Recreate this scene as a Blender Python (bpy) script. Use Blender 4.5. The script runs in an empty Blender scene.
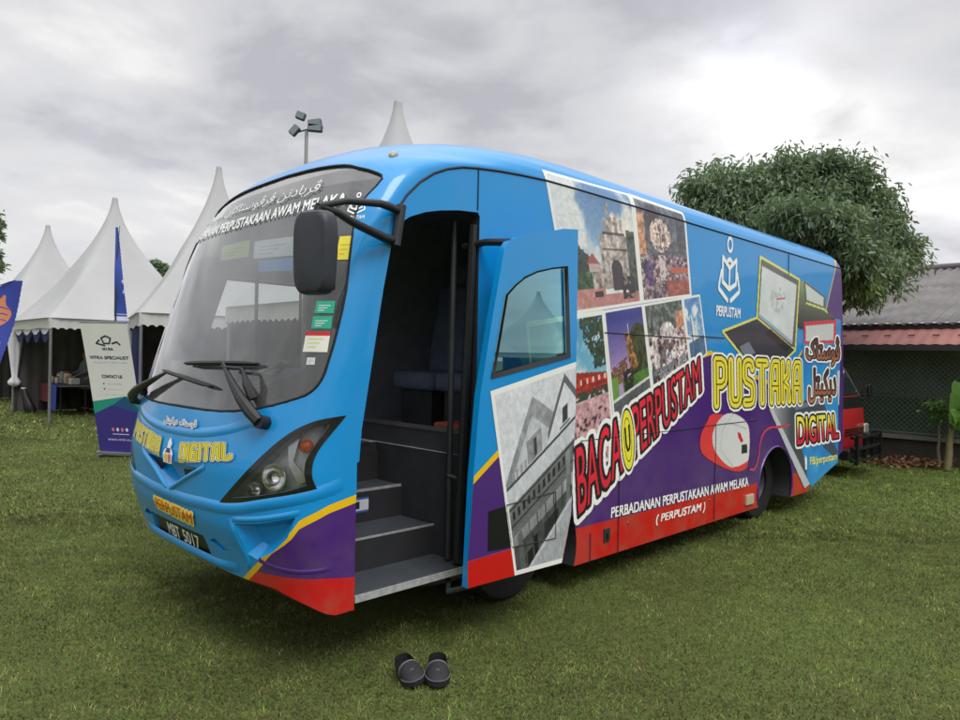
import bpy, bmesh, math, random
import numpy as np
from mathutils import Vector, Matrix, geometry
from mathutils.bvhtree import BVHTree
R = math.radians
rng = np.random.default_rng(7); random.seed(7)
# ---------------------------------------------------------------- camera and the bus's own frame
FPX = 693.0; ROLL = R(1.15); PIT = -2/693.0; EYE = 1.65
AZ = R(44.7); P0 = (-0.637, 3.555)                 # heading of the bus, and the front corner of its door side
UX = (math.cos(AZ), math.sin(AZ)); VX = (-math.sin(AZ), math.cos(AZ))
def ray(x, y):
    a = (x-480)/FPX; b = -(y-360)/FPX
    c, s = math.cos(ROLL), math.sin(ROLL)
    r = a*c-b*s; u = a*s+b*c
    return (r, math.cos(PIT)-u*math.sin(PIT), math.sin(PIT)+u*math.cos(PIT))
def pv(x, y, v=0.0):                                # measured point -> (u, z) on a plane parallel to the bus side
    d = ray(x, y)
    t = (v+P0[0]*VX[0]+P0[1]*VX[1])/(d[0]*VX[0]+d[1]*VX[1])
    X, Y = d[0]*t-P0[0], d[1]*t-P0[1]
    return (X*UX[0]+Y*UX[1], EYE+d[2]*t)
def at(x, y, Y):                                    # measured point at a known distance -> world point
    d = ray(x, y); t = Y/d[1]
    return Vector((d[0]*t, Y, EYE+d[2]*t))
def on_ground(x, y, z=0.0):
    d = ray(x, y); t = (z-EYE)/d[2]
    return Vector((d[0]*t, d[1]*t, z))
def bus_world(u, v, z):
    return Vector((P0[0]+u*UX[0]+v*VX[0], P0[1]+u*UX[1]+v*VX[1], z))
def proj(u, v, z):
    X, Y, Z = P0[0]+u*UX[0]+v*VX[0], P0[1]+u*UX[1]+v*VX[1], z-EYE
    cp, sp = math.cos(PIT), math.sin(PIT)
    dep = Y*cp+Z*sp; up = -Y*sp+Z*cp
    c, s = math.cos(ROLL), math.sin(ROLL)
    return (480+FPX*(X*c+up*s)/dep, 360-FPX*(-X*s+up*c)/dep)
# ---------------------------------------------------------------- the bus's hull: plan outlines by height
WD = 2.34
ZL = [.2, .45, .6, .75, 1.05, 1.34, 1.6, 1.95, 2.3, 2.455, 2.617, 2.707, 2.765, 2.80, 2.84, 2.89, 2.94, 2.99, 3.035, 3.07, 3.09, 3.10]
UN = [-.34, -.37, -.42, -.48, -.487, -.42, -.34, -.22, -.085, -.02, .05, .10, .14, .17, .215, .30, .41, .57, .82, 1.20, 1.7, 2.3]
UC = [.0, .0, .0, .0, .0, .03, .06, .12, .2, .26, .42, .56, .73, .95, 1.3, 1.5, 1.7, 1.9, 2.1, 2.3, 2.6, 3.0]
IN = [0]*15+[.012, .035, .08, .15, .27, .5, .8]
UR = [7.42, 7.42, 7.41, 7.41, 7.39, 7.38, 7.36, 7.335, 7.295, 7.275, 7.25, 7.235, 7.22, 7.21, 7.19, 7.16, 7.12, 7.07, 6.98, 6.85, 6.6, 6.2]
PW = 3.0
NA = 61
def _il(z, ys): return float(np.interp(z, ZL, ys))
_arc_cache = {}
def arc(z, shrink=0.0):
    """front outline at height z from the door-side corner round the nose: points (n,2) and arc length"""
    k = (round(z, 4), shrink)
    if k in _arc_cache: return _arc_cache[k]
    un, uc, ins = _il(z, UN)+shrink, _il(z, UC)+shrink*.5, _il(z, IN)+shrink
    th = np.linspace(0, math.pi, 721)
    c, s = np.cos(th), np.sin(th)
    v = ins+(WD-2*ins)/2*(1-np.sign(c)*np.abs(c)**(2/PW)); u = uc-(uc-un)*np.abs(s)**(2/PW)
    p = np.stack([u, v], 1)
    L = np.concatenate([[0], np.cumsum(np.hypot(*(p[1:]-p[:-1]).T))])
    _arc_cache[k] = (p, L)
    return p, L
def hull(s, z, off=0.0):
    """(s, z) -> bus-local point: s is u along the door side, then runs on round the nose as negative arc length"""
    def base(s, z):
        uc = _il(z, UC)
        if s >= uc: return (s, _il(z, IN), z)
        p, L = arc(z)
        d = min(uc-s, L[-1])
        return (float(np.interp(d, L, p[:, 0])), float(np.interp(d, L, p[:, 1])), z)
    q = Vector(base(s, z))
    if off == 0.0: return q
    e = .01
    a = Vector(base(s+e, z))-Vector(base(s-e, z)); b = Vector(base(s, z+e))-Vector(base(s, z-e))
    n = a.cross(b)
    return q+n.normalized()*off if n.length > 1e-9 else q
def fr(x, y, zlo=.25, zhi=2.84):
    """measured point on the curved front -> (s, z)"""
    best = None; n = 28
    zs = np.linspace(zlo, zhi, n); 
    s0, s1 = -3.2, .9
    for it in range(4):
        for z in zs:
            for s in np.linspace(s0, s1, n):
                h = hull(float(s), float(z)); q = proj(*h)
                d = (q[0]-x)**2+(q[1]-y)**2
                # nearest to the camera of the candidates
                if best is None or d < best[0]: best = (d, float(s), float(z))
        ds, dz = (s1-s0)/n*1.5, (zs[-1]-zs[0])/n*1.5
        s0, s1 = best[1]-ds, best[1]+ds; zs = np.linspace(best[2]-dz, best[2]+dz, n)
    return (best[1], best[2])
# ---------------------------------------------------------------- scene, tagging, materials
scene = bpy.context.scene
COL = scene.collection
def lin(c):
    c = np.asarray(c, float)/255.0
    return np.where(c <= .04045, c/12.92, ((c+.055)/1.055)**2.4)
def C(r, g, b): return tuple(float(x) for x in lin((r, g, b)))
def tag(o, label=None, cat=None, group=None, kind=None):
    if label: o['label'] = label
    if cat: o['category'] = cat
    if group: o['group'] = group
    if kind: o['kind'] = kind
    return o
def empty(name, loc=(0, 0, 0), rz=0.0, parent=None):
    o = bpy.data.objects.new(name, None); COL.objects.link(o)
    o.location = loc; o.rotation_euler = (0, 0, rz); o.empty_display_size = .1
    if parent: o.parent = parent
    return o
def kids(o): return [c for c in bpy.data.objects if c.parent == o]
def copy_tree(o, parent=None):
    c = o.copy(); COL.objects.link(c); c.parent = parent
    for ch in kids(o): copy_tree(ch, c)
    return c
MATS = {}
def mat(name, col, rough=.5, metal=0.0, coat=0.0, var=0.0, vscale=8.0, bump=0.0, bscale=40.0, col2=None, spec=.5, trans=0.0):
    if name in MATS: return MATS[name]
    m = bpy.data.materials.new(name); m.use_nodes = True; MATS[name] = m
    nt = m.node_tree; b = nt.nodes['Principled BSDF']
    b.inputs['Base Color'].default_value = (*col, 1); b.inputs['Roughness'].default_value = rough
    b.inputs['Metallic'].default_value = metal; b.inputs['Coat Weight'].default_value = coat
    b.inputs['Coat Roughness'].default_value = .06; b.inputs['Specular IOR Level'].default_value = spec
    tc = nt.nodes.new('ShaderNodeTexCoord')
    n = nt.nodes.new('ShaderNodeTexNoise'); n.inputs['Scale'].default_value = vscale; n.inputs['Detail'].default_value = 6
    nt.links.new(tc.outputs['Object'], n.inputs['Vector'])
    c2 = col2 if col2 else tuple(min(1, x*(1-var)) for x in col)
    mx = nt.nodes.new('ShaderNodeMix'); mx.data_type = 'RGBA'
    mx.inputs[6].default_value = (*col, 1); mx.inputs[7].default_value = (*c2, 1)
    mr = nt.nodes.new('ShaderNodeMapRange'); mr.inputs[1].default_value = .35; mr.inputs[2].default_value = .7
    nt.links.new(n.outputs['Fac'], mr.inputs[0]); nt.links.new(mr.outputs[0], mx.inputs[0])
    nt.links.new(mx.outputs[2], b.inputs['Base Color'])
    if bump:
        n2 = nt.nodes.new('ShaderNodeTexNoise'); n2.inputs['Scale'].default_value = bscale; n2.inputs['Detail'].default_value = 4
        nt.links.new(tc.outputs['Object'], n2.inputs['Vector'])
        bp = nt.nodes.new('ShaderNodeBump'); bp.inputs['Strength'].default_value = bump; bp.inputs['Distance'].default_value = .02
        nt.links.new(n2.outputs['Fac'], bp.inputs['Height']); nt.links.new(bp.outputs['Normal'], b.inputs['Normal'])
    return m
def glass_mat(name, tint, gain=1.6, rough=0.0, dust_glare=0.0, gcol=(1, 1, 1)):
    if name in MATS: return MATS[name]
    m = bpy.data.materials.new(name); m.use_nodes = True; MATS[name] = m
    nt = m.node_tree; nt.nodes.clear()
    o = nt.nodes.new('ShaderNodeOutputMaterial'); mx = nt.nodes.new('ShaderNodeMixShader')
    t = nt.nodes.new('ShaderNodeBsdfTransparent'); t.inputs[0].default_value = (*tint, 1)
    g = nt.nodes.new('ShaderNodeBsdfGlossy'); g.inputs['Roughness'].default_value = rough; g.inputs[0].default_value = (*gcol, 1)
    f = nt.nodes.new('ShaderNodeFresnel'); f.inputs[0].default_value = 1.5
    k = nt.nodes.new('ShaderNodeMath'); k.operation = 'MULTIPLY'; k.inputs[1].default_value = gain; k.use_clamp = True
    nt.links.new(f.outputs[0], k.inputs[0]); nt.links.new(k.outputs[0], mx.inputs[0])
    nt.links.new(t.outputs[0], mx.inputs[1]); nt.links.new(g.outputs[0], mx.inputs[2]); last = mx
    if dust_glare:                                        # a thin uneven dusty film on the pane, with pale sky glare painted in
        d = nt.nodes.new('ShaderNodeBsdfDiffuse'); d.inputs[0].default_value = (.55, .56, .56, 1)
        n = nt.nodes.new('ShaderNodeTexNoise'); n.inputs['Scale'].default_value = 2.2; n.inputs['Detail'].default_value = 5; tc = nt.nodes.new('ShaderNodeTexCoord'); nt.links.new(tc.outputs['Object'], n.inputs['Vector'])
        q = nt.nodes.new('ShaderNodeMapRange'); q.inputs[1].default_value = .3; q.inputs[2].default_value = .75; q.inputs[3].default_value = dust_glare*.6; q.inputs[4].default_value = dust_glare*1.5; nt.links.new(n.outputs['Fac'], q.inputs[0])
        m2 = nt.nodes.new('ShaderNodeMixShader'); nt.links.new(q.outputs[0], m2.inputs[0]); nt.links.new(mx.outputs[0], m2.inputs[1]); nt.links.new(d.outputs[0], m2.inputs[2]); last = m2
    nt.links.new(last.outputs[0], o.inputs[0])
    return m
def colour_mat(name, rough=.45, coat=0.0, var=.06):
    """a print: its colours come from the mesh's colour attribute, with a faint mottling"""
    if name in MATS: return MATS[name]
    m = bpy.data.materials.new(name); m.use_nodes = True; MATS[name] = m
    nt = m.node_tree; b = nt.nodes['Principled BSDF']; b.inputs['Roughness'].default_value = rough
    b.inputs['Coat Weight'].default_value = coat; b.inputs['Coat Roughness'].default_value = .08
    a = nt.nodes.new('ShaderNodeAttribute'); a.attribute_name = 'Col'
    n = nt.nodes.new('ShaderNodeTexNoise'); n.inputs['Scale'].default_value = 5
    mr = nt.nodes.new('ShaderNodeMapRange'); mr.inputs[3].default_value = 1-var; mr.inputs[4].default_value = 1+var
    tc = nt.nodes.new('ShaderNodeTexCoord'); nt.links.new(tc.outputs['Object'], n.inputs['Vector'])
    nt.links.new(n.outputs['Fac'], mr.inputs[0])
    v = nt.nodes.new('ShaderNodeVectorMath'); v.operation = 'SCALE'
    nt.links.new(a.outputs['Color'], v.inputs[0]); nt.links.new(mr.outputs[0], v.inputs['Scale'])
    nt.links.new(v.outputs[0], b.inputs['Base Color'])
    return m
# ---------------------------------------------------------------- mesh building
class MB:
    def __init__(s): s.v = []; s.f = []
    def add(s, vs, fs):
        o = len(s.v); s.v += [tuple(p) for p in vs]; s.f += [tuple(i+o for i in f) for f in fs]; return s
    def box(s, c, d, rz=0.0, M=None):
        x, y, z = [k/2 for k in d]
        P = [Vector((a*x, b*y, e*z)) for e in (-1, 1) for a, b in ((-1, -1), (1, -1), (1, 1), (-1, 1))]
        Q = M if M is not None else Matrix.Rotation(rz, 3, 'Z')
        return s.add([Vector(c)+Q@p for p in P], [(3, 2, 1, 0), (4, 5, 6, 7), (0, 1, 5, 4), (1, 2, 6, 5), (2, 3, 7, 6), (3, 0, 4, 7)])
    def tube(s, pts, r, n=8, cap=True):
        pts = [Vector(p) for p in pts]; rs = r if isinstance(r, (list, tuple)) else [r]*len(pts)
        vs = []; up = None
        for i, p in enumerate(pts):
            d = (pts[min(i+1, len(pts)-1)]-pts[max(i-1, 0)]).normalized()
            if up is None:
                up = Vector((0, 0, 1)) if abs(d.z) < .9 else Vector((1, 0, 0))
            a = d.cross(up)
            if a.length < 1e-5: a = d.orthogonal()
            a.normalize(); b = a.cross(d).normalized(); up = b
            for k in range(n):
                t = 2*math.pi*k/n
                vs.append(p+(a*math.cos(t)+b*math.sin(t))*rs[i])
        fs = [(i*n+k, i*n+(k+1) % n, (i+1)*n+(k+1) % n, (i+1)*n+k) for i in range(len(pts)-1) for k in range(n)]
        if cap: fs += [tuple(reversed(range(n))), tuple(range((len(pts)-1)*n, len(pts)*n))]
        return s.add(vs, fs)
    def lathe(s, prof, c=(0, 0, 0), axis='z', n=24, cap=True):
        vs = []
        for r, h in prof:
            for k in range(n):
                t = 2*math.pi*k/n; a, b = r*math.cos(t), r*math.sin(t)
                q = {'z': (a, b, h), 'y': (a, h, b), 'x': (h, a, b)}[axis]
                vs.append((c[0]+q[0], c[1]+q[1], c[2]+q[2]))
        m = len(prof)
        fs = [(i*n+k, i*n+(k+1) % n, (i+1)*n+(k+1) % n, (i+1)*n+k) for i in range(m-1) for k in range(n)]
        if cap: fs += [tuple(reversed(range(n))), tuple(range((m-1)*n, m*n))]
        return s.add(vs, fs)
    def loft(s, rings, cap=True):
        n = len(rings[0]); vs = [p for r in rings for p in r]; m = len(rings)
        fs = [(i*n+k, i*n+(k+1) % n, (i+1)*n+(k+1) % n, (i+1)*n+k) for i in range(m-1) for k in range(n)]
        if cap: fs += [tuple(reversed(range(n))), tuple(range((m-1)*n, m*n))]
        return s.add(vs, fs)
    def grid(s, P):
        """P: rows of points"""
        m, n = len(P), len(P[0])
        return s.add([q for r in P for q in r], [(i*n+j, i*n+j+1, (i+1)*n+j+1, (i+1)*n+j) for i in range(m-1) for j in range(n-1)])
    def prism(s, poly, a, b, axis='y'):
        """polygon in (x, z) pushed along y from a to b"""
        n = len(poly)
        f = (lambda p, t: (p[0], t, p[1])) if axis == 'y' else ((lambda p, t: (p[0], p[1], t)) if axis == 'z' else (lambda p, t: (t, p[0], p[1])))
        return s.add([f(p, a) for p in poly]+[f(p, b) for p in poly],
                     [tuple(range(n)), tuple(reversed(range(n, 2*n)))]+[(i+n, (i+1) % n+n, (i+1) % n, i) for i in range(n)])
    def build(s, name, m, parent=None, smooth=None, bevel=0.0, fix=True, mirror_uv=False):
        me = bpy.data.meshes.new(name); me.from_pydata(s.v, [], s.f)
        if fix:
            bm = bmesh.new(); bm.from_mesh(me); bmesh.ops.recalc_face_normals(bm, faces=bm.faces)
            if bevel:
                bmesh.ops.bevel(bm, geom=[e for e in bm.edges if len(e.link_faces) == 2 and e.calc_face_angle(0) > .6], offset=bevel, segments=2, affect='EDGES', profile=.5)
            bm.to_mesh(me); bm.free()
        return link(name, me, m, parent, smooth)
def link(name, me, m, parent=None, smooth=None):
    for k in (m if isinstance(m, (list, tuple)) else [m]):
        if k is not None: me.materials.append(k)
    if smooth is not None:
        me.shade_smooth(); me.set_sharp_from_angle(angle=R(smooth))
    o = bpy.data.objects.new(name, me); COL.objects.link(o)
    if parent: o.parent = parent
    return o
def catmull(pts, k=6, closed=False):
    P = [np.array(p, float) for p in pts]; out = []; n = len(P)
    rngi = range(n if closed else n-1)
    for i in rngi:
        p0, p1, p2, p3 = (P[(i-1) % n] if closed or i > 0 else P[0]), P[i], P[(i+1) % n], (P[(i+2) % n] if closed or i+2 < n else P[-1])
        for j in range(k):
            t = j/k
            out.append(tuple(.5*((2*p1)+(p2-p0)*t+(2*p0-5*p1+4*p2-p3)*t*t+(3*p1-p0-3*p2+p3)*t**3)))
    if not closed: out.append(tuple(P[-1]))
    return out
def flat_patch(poly, maxlen):
    """2-D polygon -> refined triangulation (verts 2-D, faces)"""
    tris = geometry.tessellate_polygon([[Vector((p[0], p[1], 0)) for p in poly]])
    bm = bmesh.new(); vs = [bm.verts.new((p[0], p[1], 0)) for p in poly]
    for t in tris:
        try: bm.faces.new([vs[i] for i in t])
        except ValueError: pass
    for _ in range(7):
        es = [e for e in bm.edges if e.calc_length() > maxlen]
        if not es: break
        bmesh.ops.subdivide_edges(bm, edges=es, cuts=1, use_grid_fill=False)
        bmesh.ops.triangulate(bm, faces=[f for f in bm.faces if len(f.verts) > 3])
    bmesh.ops.recalc_face_normals(bm, faces=bm.faces)
    bm.verts.index_update()
    V = [(v.co.x, v.co.y) for v in bm.verts]; F = [[v.index for v in f.verts] for f in bm.faces]
    B = [(e.verts[0].index, e.verts[1].index) for e in bm.edges if len(e.link_faces) == 1]
    bm.free(); return V, F, B
def patch_solid(poly, d0, d1, maxlen=.09, fn=hull):
    V, F, B = flat_patch(poly, maxlen); n = len(V)
    vs = [fn(a, b, d0) for a, b in V]+[fn(a, b, d1) for a, b in V]
    fs = [tuple(f) for f in F]+[tuple(i+n for i in reversed(f)) for f in F]+[(a, b, b+n, a+n) for a, b in B]
    m = MB(); m.add(vs, fs); return m
def patch_sheet(poly, d, maxlen=.06, fn=hull):
    V, F, B = flat_patch(poly, maxlen); m = MB(); m.add([fn(a, b, d) for a, b in V], F); return m
def ring_sheet(outer, inner, d, nr=4, sub=4, fn=hull, d2=None):
    """band between two closed loops of the same count"""
    n = len(outer); rows = []
    for r in range(nr+1):
        t = r/nr; row = []
        for i in range(n):
            for k in range(sub):
                q = k/sub; j = (i+1) % n
                a = [(1-q)*outer[i][c]+q*outer[j][c] for c in (0, 1)]; b = [(1-q)*inner[i][c]+q*inner[j][c] for c in (0, 1)]
                row.append(fn(a[0]*(1-t)+b[0]*t, a[1]*(1-t)+b[1]*t, d if d2 is None else d+(d2-d)*t))
        rows.append(row)
    m = MB(); N = n*sub
    m.add([p for r in rows for p in r], [(i*N+k, i*N+(k+1) % N, (i+1)*N+(k+1) % N, (i+1)*N+k) for i in range(nr) for k in range(N)])
    return m
def cut(obj, cutters):
    """exact boolean differences, applied"""
    for cb in cutters:
        md = obj.modifiers.new('cut', 'BOOLEAN'); md.operation = 'DIFFERENCE'; md.solver = 'EXACT'; md.object = cb
    dg = bpy.context.evaluated_depsgraph_get(); dg.update()
    me = bpy.data.meshes.new_from_object(obj.evaluated_get(dg))
    obj.modifiers.clear(); old = obj.data; obj.data = me; bpy.data.meshes.remove(old)
    for cb in cutters:
        d = cb.data; bpy.data.objects.remove(cb); bpy.data.meshes.remove(d)
# ---------------------------------------------------------------- printed surfaces: painted on a fine grid of coloured faces
def vnoise(X, Y, sc, seed=0):
    x, y = X*sc+seed*17.3, Y*sc+seed*9.1
    xi, yi = np.floor(x).astype(int), np.floor(y).astype(int); xf, yf = x-xi, y-yi
    h = lambda a, b: np.modf(np.abs(np.sin(a*127.1+b*311.7+seed*74.7)*43758.5453))[0]
    u, v = xf*xf*(3-2*xf), yf*yf*(3-2*yf)
    return (h(xi, yi)*(1-u)+h(xi+1, yi)*u)*(1-v)+(h(xi, yi+1)*(1-u)+h(xi+1, yi+1)*u)*v
def fbm(X, Y, sc, seed=0, o=4):
    r = 0; a = .5; t = 0
    for i in range(o): r = r+a*vnoise(X, Y, sc*2**i, seed+i); t += a; a *= .5
    return r/t
def dilate(m, r):
    out = m.copy(); k = int(math.ceil(r)); H, W = m.shape
    for dy in range(-k, k+1):
        for dx in range(-k, k+1):
            if dx*dx+dy*dy <= r*r+.01:
                ys, yd = max(0, -dy), max(0, dy); xs, xd = max(0, -dx), max(0, dx)
                out[yd:H-ys, xd:W-xs] |= m[ys:H-yd, xs:W-xd]
    return out
class Canvas:
    def __init__(s, w, h, nx, x0=0.0, y0=0.0):
        s.w, s.h = w, h; s.cell = w/nx; s.nx = nx+1; s.ny = int(round(h/s.cell))+1
        s.X, s.Y = np.meshgrid(x0+np.arange(s.nx)*s.cell, y0+np.arange(s.ny)*s.cell)
        s.x0, s.y0 = x0, y0
        s.col = np.zeros((s.ny, s.nx, 3)); s.m = np.zeros((s.ny, s.nx), bool)
    def lay(s, mask, col):
        c = np.asarray(col, float)
        if c.ndim == 1: s.col[mask] = lin(c)
        else: s.col[mask] = lin(c)[mask]
        s.m |= mask; return s
    def poly(s, pts, col=None):
        ins = np.zeros_like(s.m); n = len(pts); j = n-1
        for i in range(n):
            xi, yi = pts[i][:2]; xj, yj = pts[j][:2]
            if yi != yj:
                ins ^= ((yi > s.Y) != (yj > s.Y)) & (s.X < (xj-xi)*(s.Y-yi)/(yj-yi)+xi)
            j = i
        if col is not None: s.lay(ins, col)
        return ins
    def dist(s, paths):
        D = np.full(s.X.shape, 1e9)
        for p in paths:
            for (ax, ay), (bx, by) in zip(p[:-1], p[1:]):
                dx, dy = bx-ax, by-ay; L = dx*dx+dy*dy
                t = np.clip(((s.X-ax)*dx+(s.Y-ay)*dy)/L, 0, 1) if L > 0 else 0
                D = np.minimum(D, np.hypot(s.X-ax-t*dx, s.Y-ay-t*dy))
        return D
    def line(s, paths, r, col):
        return s.lay(s.dist(paths) <= r, col)
    def disc(s, cx, cy, rx, ry, col):
        return s.lay(((s.X-cx)/rx)**2+((s.Y-cy)/ry)**2 <= 1, col)
    def rect(s, x0, y0, x1, y1, col):
        return s.lay((s.X >= x0) & (s.X <= x1) & (s.Y >= y0) & (s.Y <= y1), col)
    def text(s, body, x0, y0, x1, y1, shear=0.0):
        """mask of a line of text stretched into the box"""
        V, T = text_tris(body)
        lo, hi = V.min(0), V.max(0)
        P = (V-lo)/(hi-lo); P = np.stack([x0+P[:, 0]*(x1-x0), y0+P[:, 1]*(y1-y0)], 1)
        P[:, 0] += shear*(P[:, 1]-y0)
        M = np.zeros_like(s.m)
        for t in T:
            a, b, c = P[t[0]], P[t[1]], P[t[2]]
            xa, xb = min(a[0], b[0], c[0]), max(a[0], b[0], c[0]); ya, yb = min(a[1], b[1], c[1]), max(a[1], b[1], c[1])
            i0 = max(0, int((xa-s.x0)/s.cell)); i1 = min(s.nx, int((xb-s.x0)/s.cell)+2)
            j0 = max(0, int((ya-s.y0)/s.cell)); j1 = min(s.ny, int((yb-s.y0)/s.cell)+2)
            if i0 >= i1 or j0 >= j1: continue
            X, Y = s.X[j0:j1, i0:i1], s.Y[j0:j1, i0:i1]
            e = lambda p, q: (q[0]-p[0])*(Y-p[1])-(q[1]-p[1])*(X-p[0])
            w0, w1, w2 = e(a, b), e(b, c), e(c, a); q = 1e-9
            M[j0:j1, i0:i1] |= ((w0 >= -q) & (w1 >= -q) & (w2 >= -q)) | ((w0 <= q) & (w1 <= q) & (w2 <= q))
        return M
    def mesh(s, name, fn, m, parent):
        """fn(x, y) -> point"""
        k = s.m
        face = (k[:-1, :-1].astype(int)+k[1:, :-1]+k[:-1, 1:]+k[1:, 1:]) >= 3
        j, i = np.nonzero(face); idx = j*s.nx+i
        F = np.stack([idx, idx+1, idx+1+s.nx, idx+s.nx], 1)
        # uncoloured corner nodes borrow the mean of their coloured neighbours
        col = s.col.reshape(-1, 3).copy(); km = k.reshape(-1)
        for q in range(len(F)):
            u = F[q][~km[F[q]]]
            if len(u): col[u] = col[F[q][km[F[q]]]].mean(0)
        used, inv = np.unique(F, return_inverse=True); F = inv.reshape(F.shape)
        X, Y = s.X.reshape(-1)[used], s.Y.reshape(-1)[used]
        me = bpy.data.meshes.new(name); me.from_pydata([tuple(fn(a, b)) for a, b in zip(X, Y)], [], F.tolist())
        at_ = me.attributes.new('Col', 'FLOAT_COLOR', 'POINT')
        at_.data.foreach_set('color', np.concatenate([col[used], np.ones((len(used), 1))], 1).astype(np.float32).ravel())
        me.shade_smooth()
        return link(name, me, m, parent)
_tt = {}
def text_tris(body):
    if body in _tt: return _tt[body]
    c = bpy.data.curves.new('t', 'FONT'); c.body = body; c.resolution_u = 4
    o = bpy.data.objects.new('t', c); COL.objects.link(o)
    dg = bpy.context.evaluated_depsgraph_get(); dg.update()
    me = o.evaluated_get(dg).to_mesh(); me.calc_loop_triangles()
    V = np.array([v.co[:2] for v in me.vertices]); T = [tuple(t.vertices) for t in me.loop_triangles]
    o.evaluated_get(dg).to_mesh_clear(); bpy.data.objects.remove(o); bpy.data.curves.remove(c)
    _tt[body] = (V, T); return V, T
def quadmap(c00, c10, c11, c01):
    """unit square -> the quad's (s, z)"""
    def g(a, b):
        return tuple((1-a)*(1-b)*c00[k]+a*(1-b)*c10[k]+a*b*c11[k]+(1-a)*b*c01[k] for k in (0, 1))
    return g
# ================================================================ THE BUS
def zbot(u, t=None):
    """height of the skirt's lower edge"""
    if t is not None:
        t = min(t, 1-t)
        return float(np.interp(t, [0, .04, .09, .16, .3, .5], [.34, .335, .40, .46, .465, .47]))
    return float(np.interp(u, [0, .95, 7.5], [.34, .2, .2]))
TA = np.linspace(0, 1, NA)
def hull_row(zl, shrink=0.0, low=True):
    pts, uvs = [], []
    def lift(zb): return zb+(zl-.2)/.7*(.9-zb) if (low and zl < .9) else zl
    N1 = 30
    def straight(far):
        out = []
        for k in range(N1):
            t = k/N1
            uc, ur = _il(zl, UC)+shrink*.5, _il(zl, UR)-shrink-.05
            u = ur+(uc-ur)*t; z = lift(zbot(u)); ins = _il(z, IN)+shrink
            out.append(((u, WD-ins if far else ins, z), (u, z)))
        return out
    near = straight(False); far = straight(True)[::-1]
    pts += near
    for t in TA:
        z = lift(zbot(0, t)); p, L = arc(z, shrink); d = t*L[-1]
        q = (float(np.interp(d, L, p[:, 0])), float(np.interp(d, L, p[:, 1])), z)
        pts.append((q, (_il(z, UC)-min(d, L[-1]-d), z)))
    pts += far
    ur = _il(zl, UR)-shrink; z = lift(.2); ins = _il(z, IN)+shrink
    for v in (WD-ins-.05, (WD)/2, ins+.05): pts.append(((ur, v, z), (ur, z)))
    return pts
def hull_mesh(name, levels, shrink, low, mi):
    rows = [hull_row(z, shrink, low) for z in levels]; n = len(rows[0]); m = len(rows)
    V = [p for r in rows for p, _ in r]; UV = [q for r in rows for _, q in r]
    F = [(i*n+k, (i+1)*n+k, (i+1)*n+(k+1) % n, i*n+(k+1) % n) for i in range(m-1) for k in range(n)]
    F += [tuple(range(n)), tuple(reversed(range((m-1)*n, m*n)))]
    me = bpy.data.meshes.new(name); me.from_pydata(V, [], F)
    uv = me.uv_layers.new(name='sz')
    li = np.empty(len(me.loops), int); me.loops.foreach_get('vertex_index', li)
    A = np.array(UV)[li]; uv.data.foreach_set('uv', np.stack([A[:, 0]/10+.5, A[:, 1]/4], 1).astype(np.float32).ravel())
    bm = bmesh.new(); bm.from_mesh(me); bmesh.ops.recalc_face_normals(bm, faces=bm.faces); bm.to_mesh(me); bm.free()
    me.polygons.foreach_set('material_index', np.full(len(me.polygons), mi, dtype=np.int32))
    return me
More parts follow.
